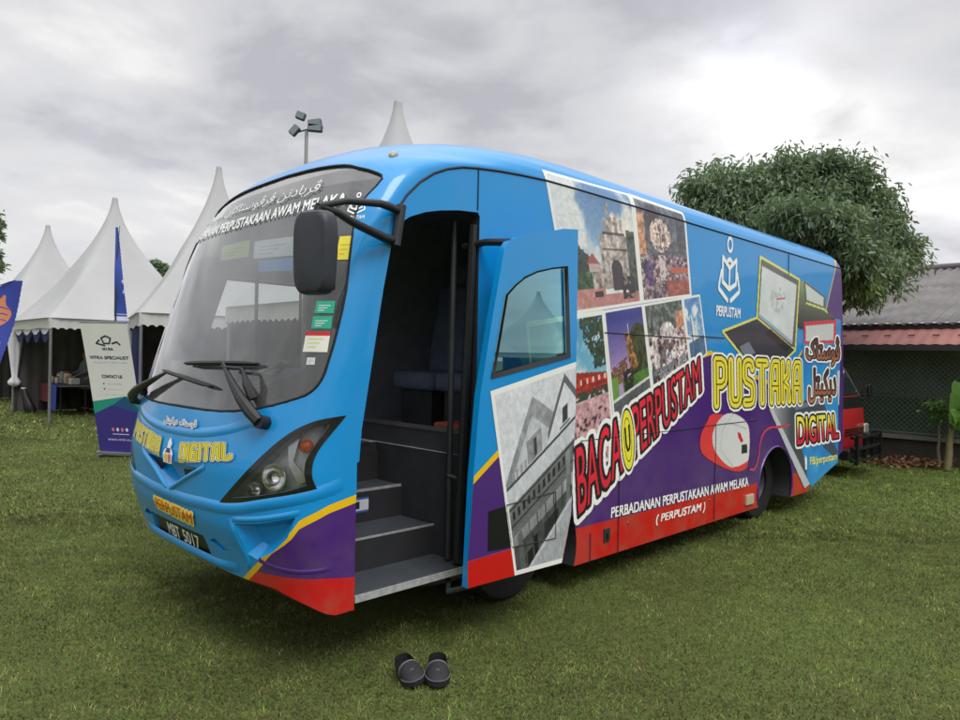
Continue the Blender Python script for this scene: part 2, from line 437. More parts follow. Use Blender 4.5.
# ---- paint: blue over purple over red, parted by a yellow line (zones by height along the side)
BLUE = C(4, 142, 214)
def paint_material():
    m = bpy.data.materials.new('bus_paint'); m.use_nodes = True; nt = m.node_tree; b = nt.nodes['Principled BSDF']
    b.inputs['Specular IOR Level'].default_value = .35; b.inputs['Coat Weight'].default_value = .6; b.inputs['Coat Roughness'].default_value = .07
    N, Lk = nt.nodes.new, nt.links.new
    uv = N('ShaderNodeUVMap'); uv.uv_map = 'sz'; sp = N('ShaderNodeSeparateXYZ'); Lk(uv.outputs[0], sp.inputs[0])
    def M(op, a, bb):
        n = N('ShaderNodeMath'); n.operation = op
        for i, q in enumerate((a, bb)):
            if hasattr(q, 'links'): Lk(q, n.inputs[i])
            else: n.inputs[i].default_value = q
        return n.outputs[0]
    s = M('MULTIPLY', M('SUBTRACT', sp.outputs[0], .5), 10.0); z = M('MULTIPLY', sp.outputs[1], 4.0)
    S0, S1, Z1 = -1.7, 7.6, 3.3
    x = M('DIVIDE', M('SUBTRACT', s, S0), S1-S0)
    def curve(pts):
        n = N('ShaderNodeFloatCurve'); cv = n.mapping.curves[0]; n.mapping.use_clip = False
        P = [((a-S0)/(S1-S0), zz/Z1) for a, zz in pts]
        while len(cv.points) < len(P): cv.points.new(.5, .5)
        for q, p in zip(cv.points, P): q.location = p; q.handle_type = 'VECTOR'
        n.mapping.update(); n.inputs['Factor'].default_value = 1.0; Lk(x, n.inputs['Value'])
        return M('MULTIPLY', n.outputs[0], Z1)
    pk, pr, tr = pv(711, 355), pv(725, 366), pv(772, 386)
    r1, rm, r2 = pv(797, 362), pv(825.8, 313), pv(837, 264)
    zp = curve([(-1.7, .20), (-.75, .36), (-.64, .45), (-.52, .55), (-.44, .64), (-.33, .72), (-.28, .79), (-.13, .86), (.01, .89), (.9, 1.05), (1.9, 1.35), pk, pr, tr, r1, rm, r2, (7.6, 3.25)])
    zr = curve([(-1.7, .53), (-.5, .53), (-.14, .53), (.01, .51), (.9, .47), (1.9, .462), (7.6, .442)])
    def mix(f, c1, c2):
        n = N('ShaderNodeMix'); n.data_type = 'RGBA'; Lk(f, n.inputs[0])
        for i, q in ((6, c1), (7, c2)):
            if hasattr(q, 'links'): Lk(q, n.inputs[i])
            else: n.inputs[i].default_value = (*q, 1)
        return n.outputs[2]
    col = mix(M('LESS_THAN', z, M('ADD', zp, .042)), BLUE, C(238, 190, 20))
    col = mix(M('LESS_THAN', z, zp), col, C(74, 34, 118))
    col = mix(M('LESS_THAN', z, M('MINIMUM', zp, zr)), col, C(200, 14, 20))
    # dust low down and a faint unevenness of the panels
    tc = N('ShaderNodeTexCoord'); no = N('ShaderNodeTexNoise'); no.inputs['Scale'].default_value = 1.7; no.inputs['Detail'].default_value = 8; Lk(tc.outputs['Object'], no.inputs['Vector'])
    mr = N('ShaderNodeMapRange'); mr.inputs[1].default_value = .45; mr.inputs[2].default_value = .8; mr.inputs[4].default_value = .10; Lk(no.outputs['Fac'], mr.inputs[0])
    col = mix(mr.outputs[0], col, C(150, 150, 140))
    # road dirt thrown up along the skirt
    nd = N('ShaderNodeTexNoise'); nd.inputs['Scale'].default_value = 5.5; nd.inputs['Detail'].default_value = 9; nd.inputs['Roughness'].default_value = .65; Lk(tc.outputs['Object'], nd.inputs['Vector'])
    lowf = N('ShaderNodeMapRange'); lowf.inputs[1].default_value = .95; lowf.inputs[2].default_value = .22; lowf.inputs[3].default_value = 0.0; lowf.inputs[4].default_value = .5; Lk(z, lowf.inputs[0])
    nf = N('ShaderNodeMapRange'); nf.inputs[1].default_value = .42; nf.inputs[2].default_value = .72; Lk(nd.outputs['Fac'], nf.inputs[0])
    col = mix(M('MULTIPLY', lowf.outputs[0], nf.outputs[0]), col, C(120, 104, 84))
    Lk(col, b.inputs['Base Color'])
    n2 = N('ShaderNodeTexNoise'); n2.inputs['Scale'].default_value = 1.3; Lk(tc.outputs['Object'], n2.inputs['Vector'])
    bp = N('ShaderNodeBump'); bp.inputs['Strength'].default_value = .2; bp.inputs['Distance'].default_value = .02; Lk(n2.outputs['Fac'], bp.inputs['Height'])
    Lk(bp.outputs['Normal'], b.inputs['Normal']); Lk(bp.outputs['Normal'], b.inputs['Coat Normal'])
    r2_ = N('ShaderNodeMapRange'); r2_.inputs[3].default_value = .26; r2_.inputs[4].default_value = .42; Lk(no.outputs['Fac'], r2_.inputs[0]); Lk(r2_.outputs[0], b.inputs['Roughness'])
    return m
PAINT = paint_material()
INSIDE = mat('cabin_lining', C(186, 190, 204), .8, var=.2)
BLACKP = mat('black_plastic', C(30, 31, 34), .45, var=.25, vscale=20)
RUBBER = mat('rubber', C(20, 20, 21), .75, var=.2, bump=.2)
CHROME = mat('chrome', (.75, .75, .76), .15, 1.0)
ALU = mat('brushed_aluminium', C(150, 152, 155), .4, .8, var=.2)
STEEL = mat('dark_steel', C(60, 62, 66), .45, .3, var=.3)
WELLM = mat('well_lining', C(50, 51, 55), .75, var=.25)
GREYV = mat('grey_vinyl', C(84, 88, 95), .6, var=.15, vscale=30, bump=.1)
bus = empty('mobile_library_bus', (P0[0], P0[1], 0), AZ)
tag(bus, 'blue and purple mobile library bus with its front door open, covered in photos and lettering', 'bus')
lev = list(np.linspace(.2, .9, 11))+list(np.linspace(.95, 2.30, 26))+[2.36, 2.41, 2.455, 2.5, 2.54, 2.58, 2.617, 2.65, 2.68, 2.707, 2.736, 2.765, 2.782, 2.80, 2.815, 2.83, 2.84, 2.852, 2.865, 2.878, 2.89, 2.903, 2.915, 2.928, 2.94, 2.95, 2.96, 2.97, 2.98, 2.99, 3.0, 3.01, 3.02, 3.028, 3.035, 3.045, 3.055, 3.063, 3.07, 3.078, 3.085, 3.09, 3.096, 3.10]
def raw(name, me):
    o = bpy.data.objects.new(name, me); COL.objects.link(o)
    if not me.materials: me.materials.append(PAINT); me.materials.append(INSIDE); me.materials.append(WELLM)
    return o
body = raw('body', hull_mesh('body', lev, 0.0, True, 0))
def cutter(mb, mi=1):
    me = bpy.data.meshes.new('c'); me.from_pydata(mb.v, [], mb.f)
    bm = bmesh.new(); bm.from_mesh(me); bmesh.ops.recalc_face_normals(bm, faces=bm.faces); bm.to_mesh(me); bm.free()
    me.uv_layers.new(name='sz'); me.uv_layers['sz'].data.foreach_set('uv', np.tile([.3, .7], len(me.loops)).astype(np.float32))
    me.polygons.foreach_set('material_index', np.full(len(me.polygons), mi, dtype=np.int32))
    return raw('c', me)
cav = raw('c', hull_mesh('c', [1.05, 1.2, 1.34, 1.6, 1.95, 2.3, 2.455, 2.617, 2.707, 2.765, 2.80, 2.84, 2.89, 2.93], .07, False, 1))
DOOR = [(0.02, .1), (0.018, .9), (.045, 1.265), (.10, 1.60), (.165, 2.0), (.228, 2.32), (.27, 2.37), (.336, 2.415), (.442, 2.457), (.552, 2.485), (.70, 2.51), (.854, 2.522), (.87, 2.5), (.87, .43), (1.07, .43), (1.07, .1)]
well = MB().box((.44, .42, .72), (.84, 1.12, .76))
dcut = MB().prism(DOOR, -.3, .25)
arches = []
for u0, z0, r0 in ((5.30, .345, .435), (1.45, .35, .44)):
    for a, b in ((-.2, .46), (WD-.46, WD+.2)): arches.append(MB().lathe([(r0, a), (r0, b)], (u0, 0, z0), 'y', 40))
rear = MB().prism([(6.25, .235), (7.6, .645), (7.8, -.2), (6.0, -.2)], -.2, WD+.2)
drv = MB().prism([(.12, 1.52), (1.05, 1.52), (1.05, 2.25), (.36, 2.25)], WD-.3, WD+.3)
WSH = [(.175, 1.98), (.187, 1.75), (.205, 1.62), (.222, 1.54), (.262, 1.475), (.34, 1.43), (.57, 1.37), (.90, 1.335)]
WST = [(1.30, 2.772), (.98, 2.762), (.70, 2.74), (.50, 2.70), (.36, 2.665), (.235, 2.61)]
WSN = [(.225, 2.45), (.205, 2.28)]
def dz(d, z, far=False):
    L = arc(z)[1][-1]
    return (_il(z, UC)-(L-d if far else d), z)
def ws_loop(push=0.0):
    half = []
    for d, z in WSH: half.append((d+(push*.45 if z > 1.5 else push*.6), z+(push if z < 1.6 else 0)))
    mid = [(1.42, 1.33+push)]; tmid = [(1.42, 2.775 if not push else 2.42)]
    top = [(max(d, .225+push*.45), z if not push else min(z, 2.42-(.03 if d < .4 else 0))) for d, z in WST]
    side = [(d+push*.45, z if not push else min(z, 2.36-.08*i)) for i, (d, z) in enumerate(WSN)]
    loop = [dz(*q) for q in half+mid]+[dz(*q, far=True) for q in half[::-1]+side[::-1]+top[::-1]]+[dz(*q) for q in tmid+top+side]
    return loop
WS = [tuple(p) for p in catmull(ws_loop(), 3, True)]; WSI = [tuple(p) for p in catmull(ws_loop(.11), 3, True)]
wcut = patch_solid(WS, -.16, .12, .10)
HEAD = [(-.05, 1.345), (-.20, 1.322), (-.34, 1.255), (-.49, 1.14), (-.64, 1.01), (-.81, .865), (-.64, .89), (-.48, .92), (-.33, .955), (-.20, .985), (-.225, 1.05), (-.215, 1.13), (-.165, 1.215)]
HEADI = [(-.135, 1.305), (-.22, 1.285), (-.345, 1.222), (-.475, 1.115), (-.605, 1.0), (-.715, .905), (-.62, .918), (-.475, .945), (-.34, .975), (-.25, 1.005), (-.262, 1.06), (-.252, 1.13), (-.205, 1.205)]
def smooth3(P):
    segs = [P[0:6], P[5:10], P[9:]+P[:1]]; return [tuple(q) for sg in segs for q in catmull(sg, 4)[:-1]]
HEAD, HEADI = smooth3(HEAD), smooth3(HEADI)
def mirror_sz(poly): return [(2*_il(z, UC)-arc(z)[1][-1]-s, z) for s, z in poly]
hcut = [patch_solid(p, -.085, .03, .12) for p in (HEADI, mirror_sz(HEADI))]
FOG = [(-.68, .775), (-.50, .80), (-.30, .845), (-.34, .74), (-.42, .66), (-.53, .60), (-.60, .62)]
def taper(poly, k=.6):
    cx = sum(p[0] for p in poly)/len(poly); cz = sum(p[1] for p in poly)/len(poly)
    return [(cx+(a-cx)*k, cz+(b-cz)*k) for a, b in poly]
def pocket(poly, depth, k=.7):
    V, F, B = flat_patch(poly, .15); n = len(V); cx = sum(p[0] for p in poly)/len(poly); cz = sum(p[1] for p in poly)/len(poly)
    inn = [(cx+(a-cx)*k, cz+(b-cz)*k) for a, b in V]; out = [(cx+(a-cx)*(2-k)*.0+(a-cx), cz+(b-cz)) for a, b in V]
    vs = [hull(a, b, -depth) for a, b in inn]+[hull(a, b, .0) for a, b in V]+[hull(a, b, .04) for a, b in V]
    fs = [tuple(f) for f in F]+[tuple(i+2*n for i in reversed(f)) for f in F]
    for a, b in B: fs += [(a, b, b+n, a+n), (a+n, b+n, b+2*n, a+2*n)]
    m = MB(); m.add(vs, fs); return m
PLATE = [(-1.78, .50), (-1.78, .625), (-1.05, .625), (-1.0, .50)]
VENT_R = [(-1.22, .905), (-1.28, .985), (-.86, 1.015), (-.92, .985), (-1.12, .925)]
VENT_L = mirror_sz(VENT_R)
CHEV = [(-1.44, .85), (-1.86, 1.02), (-1.0, 1.02)]
AIRS = [(-.97, .625), (-.90, .65), (-.77, .60), (-.85, .585)]
pk_ = [pocket(FOG, .07, .62), pocket(mirror_sz(FOG), .07, .62), pocket([(-1.83, .485), (-1.83, .64), (-1.03, .64), (-.96, .485)], .025, .97),
       pocket(CHEV, .05, .72), pocket(AIRS, .04, .85), pocket(mirror_sz(AIRS), .04, .85)]
cut(body, [cutter(x, 0) for x in pk_])
cut(body, [cav, cutter(well, 2), cutter(dcut, 2)]+[cutter(a, 2) for a in arches]+[cutter(rear, 2), cutter(drv), cutter(wcut)]+[cutter(h) for h in hcut])
body.data.shade_smooth(); body.data.set_sharp_from_angle(angle=R(28)); body.parent = bus
# ---- windscreen
GLASS = glass_mat('windscreen_glass', (.80, .84, .83), 2.1, dust_glare=.09)
ws = patch_sheet(WS, -.010, .06).build('windscreen', GLASS, bus, 60)
ring_sheet(WS, WSI, -.016, 4, 3).build('windscreen_border', mat('black_frit', C(26, 27, 30), .5), ws, 60)
ring_sheet(WS, [(a+(b[0]-a0[0])*.0, z) for (a, z), a0, b in zip(WS, WS, WSI)], .0, 1, 1) if False else None
# rubber seal round the glass
MB().tube([hull(s, z, -.004) for s, z in WS]+[hull(*WS[0], -.004)], .008, 6).build('windscreen_seal', RUBBER, ws, 60)
def sticker(poly, col, band=None, ink=None):
    w = 1.0; c = Canvas(1, 1, 36); c.rect(0, 0, 1, 1, col)
    if band: c.rect(0, .8, 1, 1, band)
    if ink:
        for k in range(3): c.rect(.15, .2+.2*k, .5+.15*((k*7) % 3), .26+.2*k, ink)
    g = quadmap(*poly); return c.mesh('sticker', lambda a, b: hull(*g(a, b), -.0125 if poly[1][0] < -.3 else -.006), colour_mat('print_matt', .5), ws)
for p, c_, bd, ink in (([(-1.36, 2.25), (-.96, 2.24), (-1.0, 2.36), (-1.40, 2.36)], (196, 214, 120), None, (150, 180, 90)), ([(-.89, 2.22), (-.44, 2.20), (-.46, 2.32), (-.93, 2.34)], (225, 232, 235), None, (150, 190, 215)),
                   ([(-.80, 2.13), (-.44, 2.11), (-.44, 2.19), (-.81, 2.20)], (60, 165, 225), None, None), ([(-.11, 2.15), (-.02, 2.15), (.005, 2.28), (-.09, 2.28)], (228, 214, 60), None, (190, 170, 40)),
                   ([(-.225, 1.865), (-.115, 1.865), (-.105, 1.93), (-.215, 1.93)], (40, 170, 140), None, (230, 240, 235)), ([(-.24, 1.785), (-.128, 1.785), (-.12, 1.85), (-.232, 1.85)], (40, 170, 140), None, (230, 240, 235)),
                   ([(-.285, 1.665), (-.148, 1.665), (-.13, 1.77), (-.27, 1.77)], (235, 236, 225), (205, 40, 40), (215, 205, 110)), ([(-.262, 1.60), (-.215, 1.60), (-.21, 1.637), (-.257, 1.637)], (215, 220, 225), None, (150, 155, 160))):
    sticker(p, c_, bd, ink)
# ---- headlamps
LENS = glass_mat('lens_glass', (.97, .97, .97), 1.1)
for flip in (False, True):
    f = mirror_sz if flip else (lambda p: p)
    o_, i_ = f(HEAD), f(HEADI)
    hb = ring_sheet(o_, i_, .004, 2, 3).build('headlight', mat('gloss_black', C(14, 15, 17), .18, coat=.5), bus, 50)
    patch_sheet(i_, -.072, .06).build('lamp_housing', mat('lamp_grey', C(186, 190, 192), .4, .15, var=.35, vscale=9), hb, 50)
    for (s, z), r in (((-.43, 1.035), .062), ((-.56, .965), .046)):
        if flip: s, z = mirror_sz([(s, z)])[0]
        c0, c1 = hull(s, z, -.068), hull(s, z, -.03); n = (c1-c0).normalized()
        M = n.to_track_quat('Z', 'Y').to_matrix()
        m = MB(); pr = [(.012, .0), (r*.6, .010), (r*.9, .034), (r, .05), (r*1.1, .05)]
        m.lathe(pr, n=24, cap=False); m.v = [tuple(c0+M@Vector(p)) for p in m.v]
        m.build('reflector', CHROME, hb, 60, fix=False)
    s, z = (-.262, 1.195); 
    if flip: s, z = mirror_sz([(s, z)])[0]
    m = MB(); n = (hull(s, z, .0)-hull(s, z, -.06)).normalized(); M = n.to_track_quat('Z', 'Y').to_matrix()
    m.lathe([(.034, 0), (.034, .02), (.026, .032), (.010, .037)], n=20); m.v = [tuple(hull(s, z, -.07)+M@Vector(p)) for p in m.v]
    m.build('indicator', mat('amber', C(225, 96, 20), .25, coat=.4), hb, 50)
    P = f([(-.235, 1.02), (-.30, 1.0), (-.36, 1.10), (-.37, 1.20), (-.30, 1.24), (-.335, 1.12)])
    patch_solid(P, -.071, -.045, .1).build('lamp_divider', mat('lamp_silver', C(190, 193, 196), .25, .7), hb, 40)
    patch_sheet(i_, -.001, .05).build('lens', LENS, hb, 50)
# fog lamp corners, number plate, crests of the bumper
for flip in (False, True):
    P = VENT_L if flip else VENT_R
    patch_sheet(P, -.024, .1).build('front_vent', mat('vent_black', C(18, 20, 24), .6), bus, 40)
    A = mirror_sz(AIRS) if flip else AIRS
    patch_sheet(taper(A, .8), -.03, .1).build('driving_lamp', mat('smoked_lamp', C(92, 90, 60), .2, .3, coat=.5), bus, 40)
def swept(pts, w, h, name, m, closed=False):
    """a soft raised moulding of half-lens section that runs over the hull"""
    P = catmull(pts, 8); prof = [(-1, -.002/h), (-.55, .62), (0, 1), (.55, .62), (1, -.002/h)]
    rows = []
    for i, (s, z) in enumerate(P):
        a = np.array(P[min(i+1, len(P)-1)])-np.array(P[max(i-1, 0)]); a /= np.hypot(*a); nx, nz = -a[1], a[0]
        e = min(1, 6*i/len(P), 6*(len(P)-1-i)/len(P))*.9+.1
        rows.append([hull(s+nx*w*q*.5, z+nz*w*q*.5, h*k*e) for q, k in prof])
    return MB().grid(rows).build(name, m, bus, 60)
BLUEP = mat('blue_paint', BLUE, .3, coat=.6, var=.06, vscale=2)
mid = -1.43
def both(pts): return pts+[mirror_sz([p])[0] for p in pts[::-1]]
swept(both([(-.06, 1.0), (-.18, .965), (-.47, .90), (-.71, .85), (-1.0, .835), (-1.25, .825)]), .075, .012, 'bumper_moulding', BLUEP)
swept(both([(-.52, 1.315), (-.74, 1.255), (-.98, 1.215), (-1.25, 1.195)]), .06, .008, 'bonnet_moulding', BLUEP)
swept(both([(-.70, .515), (-.9, .50), (-1.2, .497)]), .06, .016, 'bumper_lip', BLUEP)
swept([(-.72, .80), (-.66, .68), (-.60, .58), (-.62, .53)], .04, .009, 'bumper_crest', BLUEP)
swept([(-.70, .795), (-.50, .822), (-.28, .868)], .035, .008, 'bumper_crest', BLUEP)
PURP = mat('purple_paint', C(74, 34, 118), .3, coat=.6, var=.06, vscale=2)
swept([(-.52, .60), (-.42, .575), (-.28, .565), (-.12, .575)], .03, .004, 'bumper_crest', PURP)
swept([(-1.90, 1.035), (-1.66, .95), (-1.44, .84)], .035, .014, 'bonnet_crest', BLUEP)
swept([(-.96, 1.035), (-1.2, .94), (-1.44, .84)], .035, .014, 'bonnet_crest', BLUEP)
pl = patch_solid(PLATE, -.022, -.012, .1).build('number_plate', mat('plate_black', C(16, 16, 17), .35), bus, 40)
# roof marker lamp
q = hull(.30, 2.79); n = (hull(.30, 2.79, .1)-q).normalized(); M = n.to_track_quat('Z', 'Y').to_matrix()
for s_ in (.18, ):
    m = MB(); m.lathe([(.055, -.01), (.055, .012), (.04, .03), (.015, .04)], n=20); m.v = [tuple(q+M@Vector((p[0]*.5, p[1]*.85, p[2]*.55))) for p in m.v]
    m.build('roof_marker_lamp', mat('lamp_smoke', C(150, 140, 124), .3, coat=.5), bus, 50)
# ---- wipers
def wiper(pivot, tip, b0, b1, second):
    w = empty('wiper', parent=bus)
    h = lambda p, o: hull(p[0], p[1], o)
    m = MB(); m.tube([h(pivot, .0), h(pivot, .06)], .035, 12); m.build('pivot', BLACKP, w, 40)
    k = [(pivot[0]+(tip[0]-pivot[0])*t, pivot[1]+(tip[1]-pivot[1])*t) for t in (0, .15, .35, .6, .8, 1)]
    MB().tube([h(p, o) for p, o in zip(k, (.05, .06, .06, .055, .05, .045))], [.030, .032, .028, .020, .014, .010], 8).build('arm', BLACKP, w, 40)
    if second:
        MB().tube([h(second[0], .02)]+[h(p, .05) for p in second[1:]], [.026, .024]+[.008]*(len(second)-2), 8).build('arm', BLACKP, w, 40)
    pts = [(b0[0]+(b1[0]-b0[0])*t, b0[1]+(b1[1]-b0[1])*t) for t in np.linspace(0, 1, 9)]
    MB().tube([h(p, .012) for p in pts], .009, 6).build('blade', RUBBER, w, 40)
    MB().tube([h(p, .028+.012*math.sin(math.pi*i/8)) for i, p in enumerate(pts)], [.006]+[.013]*7+[.006], 6).build('blade_holder', BLACKP, w, 40)
wiper((-.48, 1.30), (-.86, 1.585), (-1.40, 1.575), (-.57, 1.59), [(-.57, 1.41), (-.59, 1.47), (-.64, 1.545), (-.66, 1.555), (-.86, 1.56)])
wiper((-2.34, 1.31), (-1.62, 1.505), (-1.72, 1.525), (-.99, 1.455), [(-2.05, 1.37), (-1.98, 1.41), (-1.62, 1.50), (-1.60, 1.505)])
# ---- mirror on its two-legged arm
mir = empty('mirror', parent=bus)
def bp(x, y, v): u, z = pv(x, y, v); return Vector((u, v, z))
root1, root2 = hull(.26, 2.43, .01), hull(.225, 2.27, .01)
knee = bp(318, 206, -.16)
MB().tube([root1, bp(388, 206, -.07), bp(380, 203.5, -.09), bp(346, 201, -.13), knee], [.021, .022, .020, .017, .016], 10).build('arm', BLACKP, mir, 40)
MB().tube([root2, bp(385, 238, -.06), bp(352, 222, -.10), bp(338, 213, -.14), knee], [.022, .024, .021, .018, .016], 10).build('arm', BLACKP, mir, 40)
MB().tube([root1+Vector((0, -.01, .03)), root2-Vector((0, .01, .03))], .028, 10).build('bracket', STEEL, mir, 40)
mc = bp(316, 253, -.16)
# housing: a rounded shell that faces back along the bus
MX = Matrix.Rotation(R(18), 3, 'Z')
rings = []
for du, sc in ((-.055, .72), (-.05, .86), (-.03, .97), (.0, 1.0), (.02, .99), (.03, .95)):
    ring = []
    for k in range(40):
        t = 2*math.pi*k/40; c_, s_ = math.cos(t), math.sin(t); e = 2/4.5
        y = .108*sc*math.copysign(abs(c_)**e, c_); z = .195*(1-(1-sc)*.5)*math.copysign(abs(s_)**e, s_)
        ring.append(mc+MX@Vector((du, y*(1-.05*(z < 0)), z)))
    rings.append(ring)
hs = MB().loft(rings).build('housing', mat('mirror_grey', C(48, 52, 60), .5, var=.2), mir, 40)
g_ = [[mc+MX@Vector((.0315, y, z)) for y in (-.09, .09)] for z in (-.17, .17)]
MB().grid(g_).build('mirror_glass', mat('mirror_silver', (.8, .82, .84), .02, 1.0), hs)
MB().tube([knee, mc+Vector((0, 0, .19))], .018, 8).build('stem', BLACKP, mir, 40)
# ---- wheels
for u0 in (1.45, 5.30):
    for side in (0, 1):
        w = empty('wheel', (u0, (.30 if u0 > 3 else .36) if side == 0 else WD-.25, .385), R(180)*side, bus)
        prof = [(.22, -.115), (.30, -.13), (.365, -.125), (.39, -.10), (.395, -.06), (.385, -.055), (.385, -.045), (.397, -.04), (.397, .0), (.387, .005), (.387, .015), (.397, .02), (.395, .08), (.375, .12), (.30, .13), (.22, .115), (.22, -.115)]
        MB().lathe(prof, axis='y', n=48, cap=False).build('tyre', RUBBER, w, 35)
        rp = [(.0, -.03), (.08, -.035), (.10, -.02), (.13, .02), (.17, .03), (.20, -.05), (.225, -.10), (.232, -.112), (.232, .11)]
        rim = MB().lathe(rp, axis='y', n=36, cap=False).build('rim', mat('wheel_silver', C(70, 71, 74), .55, .3, var=.4), w, 35)
        for k in range(8 if side == 0 else 0):
            t = 2*math.pi*k/8; MB().lathe([(.014, -.045), (.014, .0)], (.10*math.cos(t), 0, .10*math.sin(t)), 'y', 8).build('wheel_nut', STEEL, rim)
for u0, z0, r0 in ((5.30, .345, .437), ):
    pts = [(u0+r0*math.cos(t), z0+r0*math.sin(t)) for t in np.linspace(R(-16), R(196), 40)]
    MB().tube([(a, -.002, b) for a, b in pts], .012, 6).build('wheel_arch_trim', PURP, bus, 60)
# underside: chassis rails and axles
m = MB()
for v in (.75, 1.6): m.box((3.6, v, .28), (6.4, .12, .16))
for u0 in (1.45, 5.3): m.tube([(u0, .2, .385), (u0, WD-.2, .385)], .06, 10)
m.build('chassis', STEEL, bus)
# ---- open door
DV = -.25
door = empty('door', parent=bus)
DP = [(.588, .387), (1.41, .367), (1.495, .658), (1.523, 1.34), (1.510, 2.485), (1.36, 2.468), (1.206, 2.428), (1.05, 2.395), (.93, 2.36), (.865, 2.325), (.825, 2.27), (.735, 1.85), (.656, 1.445), (.615, 1.0)]
dpan = MB().prism(DP, DV, DV+.045).build('panel', None, None)
dpan.data.materials.append(BLUEP); dpan.data.materials.append(BLUEP)
win = [pv(*p, DV) for p in ((490.5, 379), (505, 295), (514, 285), (524, 277), (537, 271), (553, 267.5), (567.5, 266), (570, 357.5))]
cb = MB().prism(win, DV-.1, DV+.2).build('c', BLUEP)
cut(dpan, [cb]); dpan.data.shade_smooth(); dpan.data.set_sharp_from_angle(angle=R(25)); dpan.parent = door
cx_, cz_ = sum(p[0] for p in win)/8, sum(p[1] for p in win)/8
winI = [(cx_+(a-cx_)*.90, cz_+(b-cz_)*.93) for a, b in win]
fn = lambda off: (lambda u, z, d=0: Vector((u, DV-off-d, z)))
wf = ring_sheet(win, winI, .006, 2, 2, fn(0), d2=.002).build('window_frame', mat('gloss_black', C(14, 15, 17)), door, 40)
patch_sheet(win, -.014, .2, fn(0)).build('window', glass_mat('green_tint_glass', (.36, .74, .68), 7.0, gcol=(.62, .98, .93)), door)
dfn = lambda o: (lambda u, z, d=0: Vector((u, DV-o, z)))
PRINT = colour_mat('print_gloss', .38, .35)
def door_sheet(pts, m, off, name): return patch_sheet(pts, 0, .5, dfn(off)).build(name, m, door)
yl0, yl1 = pv(470.7, 487, DV), pv(499, 456, DV)
def clipx(u): return yl0[1]+(u-yl0[0])*(yl1[1]-yl0[1])/(yl1[0]-yl0[0])
door_sheet([(.589, .388), (1.409, .368), (1.47, .57), (1.0, .545), (.584, .535), ], mat('red_paint', C(200, 14, 20), .3, coat=.6, var=.06), .0022, 'painted_band')
door_sheet([(.5855, .537), (1.0, .547), (1.2, .55), (1.2, clipx(1.2)), (.63, clipx(.63)), (.614, clipx(.61)-.0)], PURP, .0016, 'painted_band')
door_sheet([(.6145, clipx(.615)), (1.2, clipx(1.2)), (1.2, clipx(1.2)+.045), (.618, clipx(.615)+.045)], mat('yellow_paint', C(238, 190, 20), .3, coat=.5, var=.06), .0024, 'painted_band')
bl = [pv(*p, DV) for p in ((488, 511.5), (507, 505.5), (512, 547), (487.5, 551.5))]
door_sheet(bl, mat('black_film', C(16, 17, 20), .4), .003, 'cover_plate')
hl = [pv(*p, DV) for p in ((506, 505), (555, 491.5), (555, 538), (512, 547))]
MB().tube([(a, DV-.0065, b) for a, b in hl], .0032, 4).build('panel_gap', BLACKP, door)
MB().tube([(.86, .12, 2.33), (.87, -.06, 2.34), (.90, DV+.02, 2.325)], .022, 8).build('hinge_arm', STEEL, door, 40)
MB().tube([(.80, .14, .33), (.62, -.06, .315), (.70, DV+.05, .37)], .016, 8).build('hinge_arm', STEEL, door, 40)
MB().tube([(.62+.05*0, DV+.03, .42), (.665, DV+.03, 1.42), (.83, DV+.03, 2.22)], .012, 6).build('door_seal', RUBBER, door)
# ---- stairwell, cabin
st = empty('staircase', parent=bus)
TR = mat('step_rubber', C(70, 76, 82), .65, var=.25, vscale=14, bump=.25, bscale=120)
DK = mat('dark_riser', C(44, 45, 48), .7, var=.2)
for i, (z, v0, v1) in enumerate(((.40, .012, .37), (.585, .36, .71), (.79, .70, .985))):
    t = MB().box((.445, (v0+v1)/2, z-.015), (.835, v1-v0, .03)).build('tread', TR, st, bevel=.006)
    MB().box((.445, v0-.002, z-.013), (.835, .014, .036)).build('nosing', mat('bright_edge', C(196, 198, 200), .45, .3, var=.35, vscale=30), t)
    MB().box((.445, v1-.012, z+.09), (.83, .02, .18+.03*(i > 0))).build('riser', DK, st)
lab = Canvas(1, .45, 40); lab.rect(0, 0, 1, .45, (210, 215, 225)); lab.rect(0, 0, 1, .06, (70, 100, 180)); lab.rect(0, .38, 1, .45, (70, 100, 180)); lab.lay(lab.text('AWAS', .08, .14, .42, .30), (50, 50, 60)); lab.rect(.55, .12, .68, .33, (40, 40, 50))
lab.mesh('sticker', lambda a, b: Vector((.37+.22*a, .684, .65+.21*b)), colour_mat('print_matt'), st)
MB().box((.44, .5, 1.04), (.84, .02, .02)).build('floor_trim', ALU, st) if False else None
MB().box((.40, 1.06, 1.035), (.8, .16, .04)).build('landing', TR, st)
pn = MB().box((.895, .64, .80), (.03, 1.12, .76)).build('partition', mat('partition_grey', C(60, 61, 66), .6, var=.2), bus)
MB().box((.895, .64, 1.188), (.045, 1.14, .022)).build('top_rail', ALU, pn)
MB().box((1.06, .30, 1.20), (.24, .34, .05)).build('cushion', mat('brick_cloth', C(150, 70, 48), .8, var=.2), bus, bevel=.015)
MB().tube([(.81, .16, .42), (.81, .16, 2.48)], .019, 10).build('handrail', STEEL, bus, 40)
MB().tube([(.80, .16, .93), (.83, .10, .915), (.865, .03, .915)], .015, 8).build('handrail', STEEL, bus, 40)
MB().tube([(.80, .06, .42), (.86, .04, 2.45)], .03, 8).build('door_jamb', BLACKP, bus, 40)
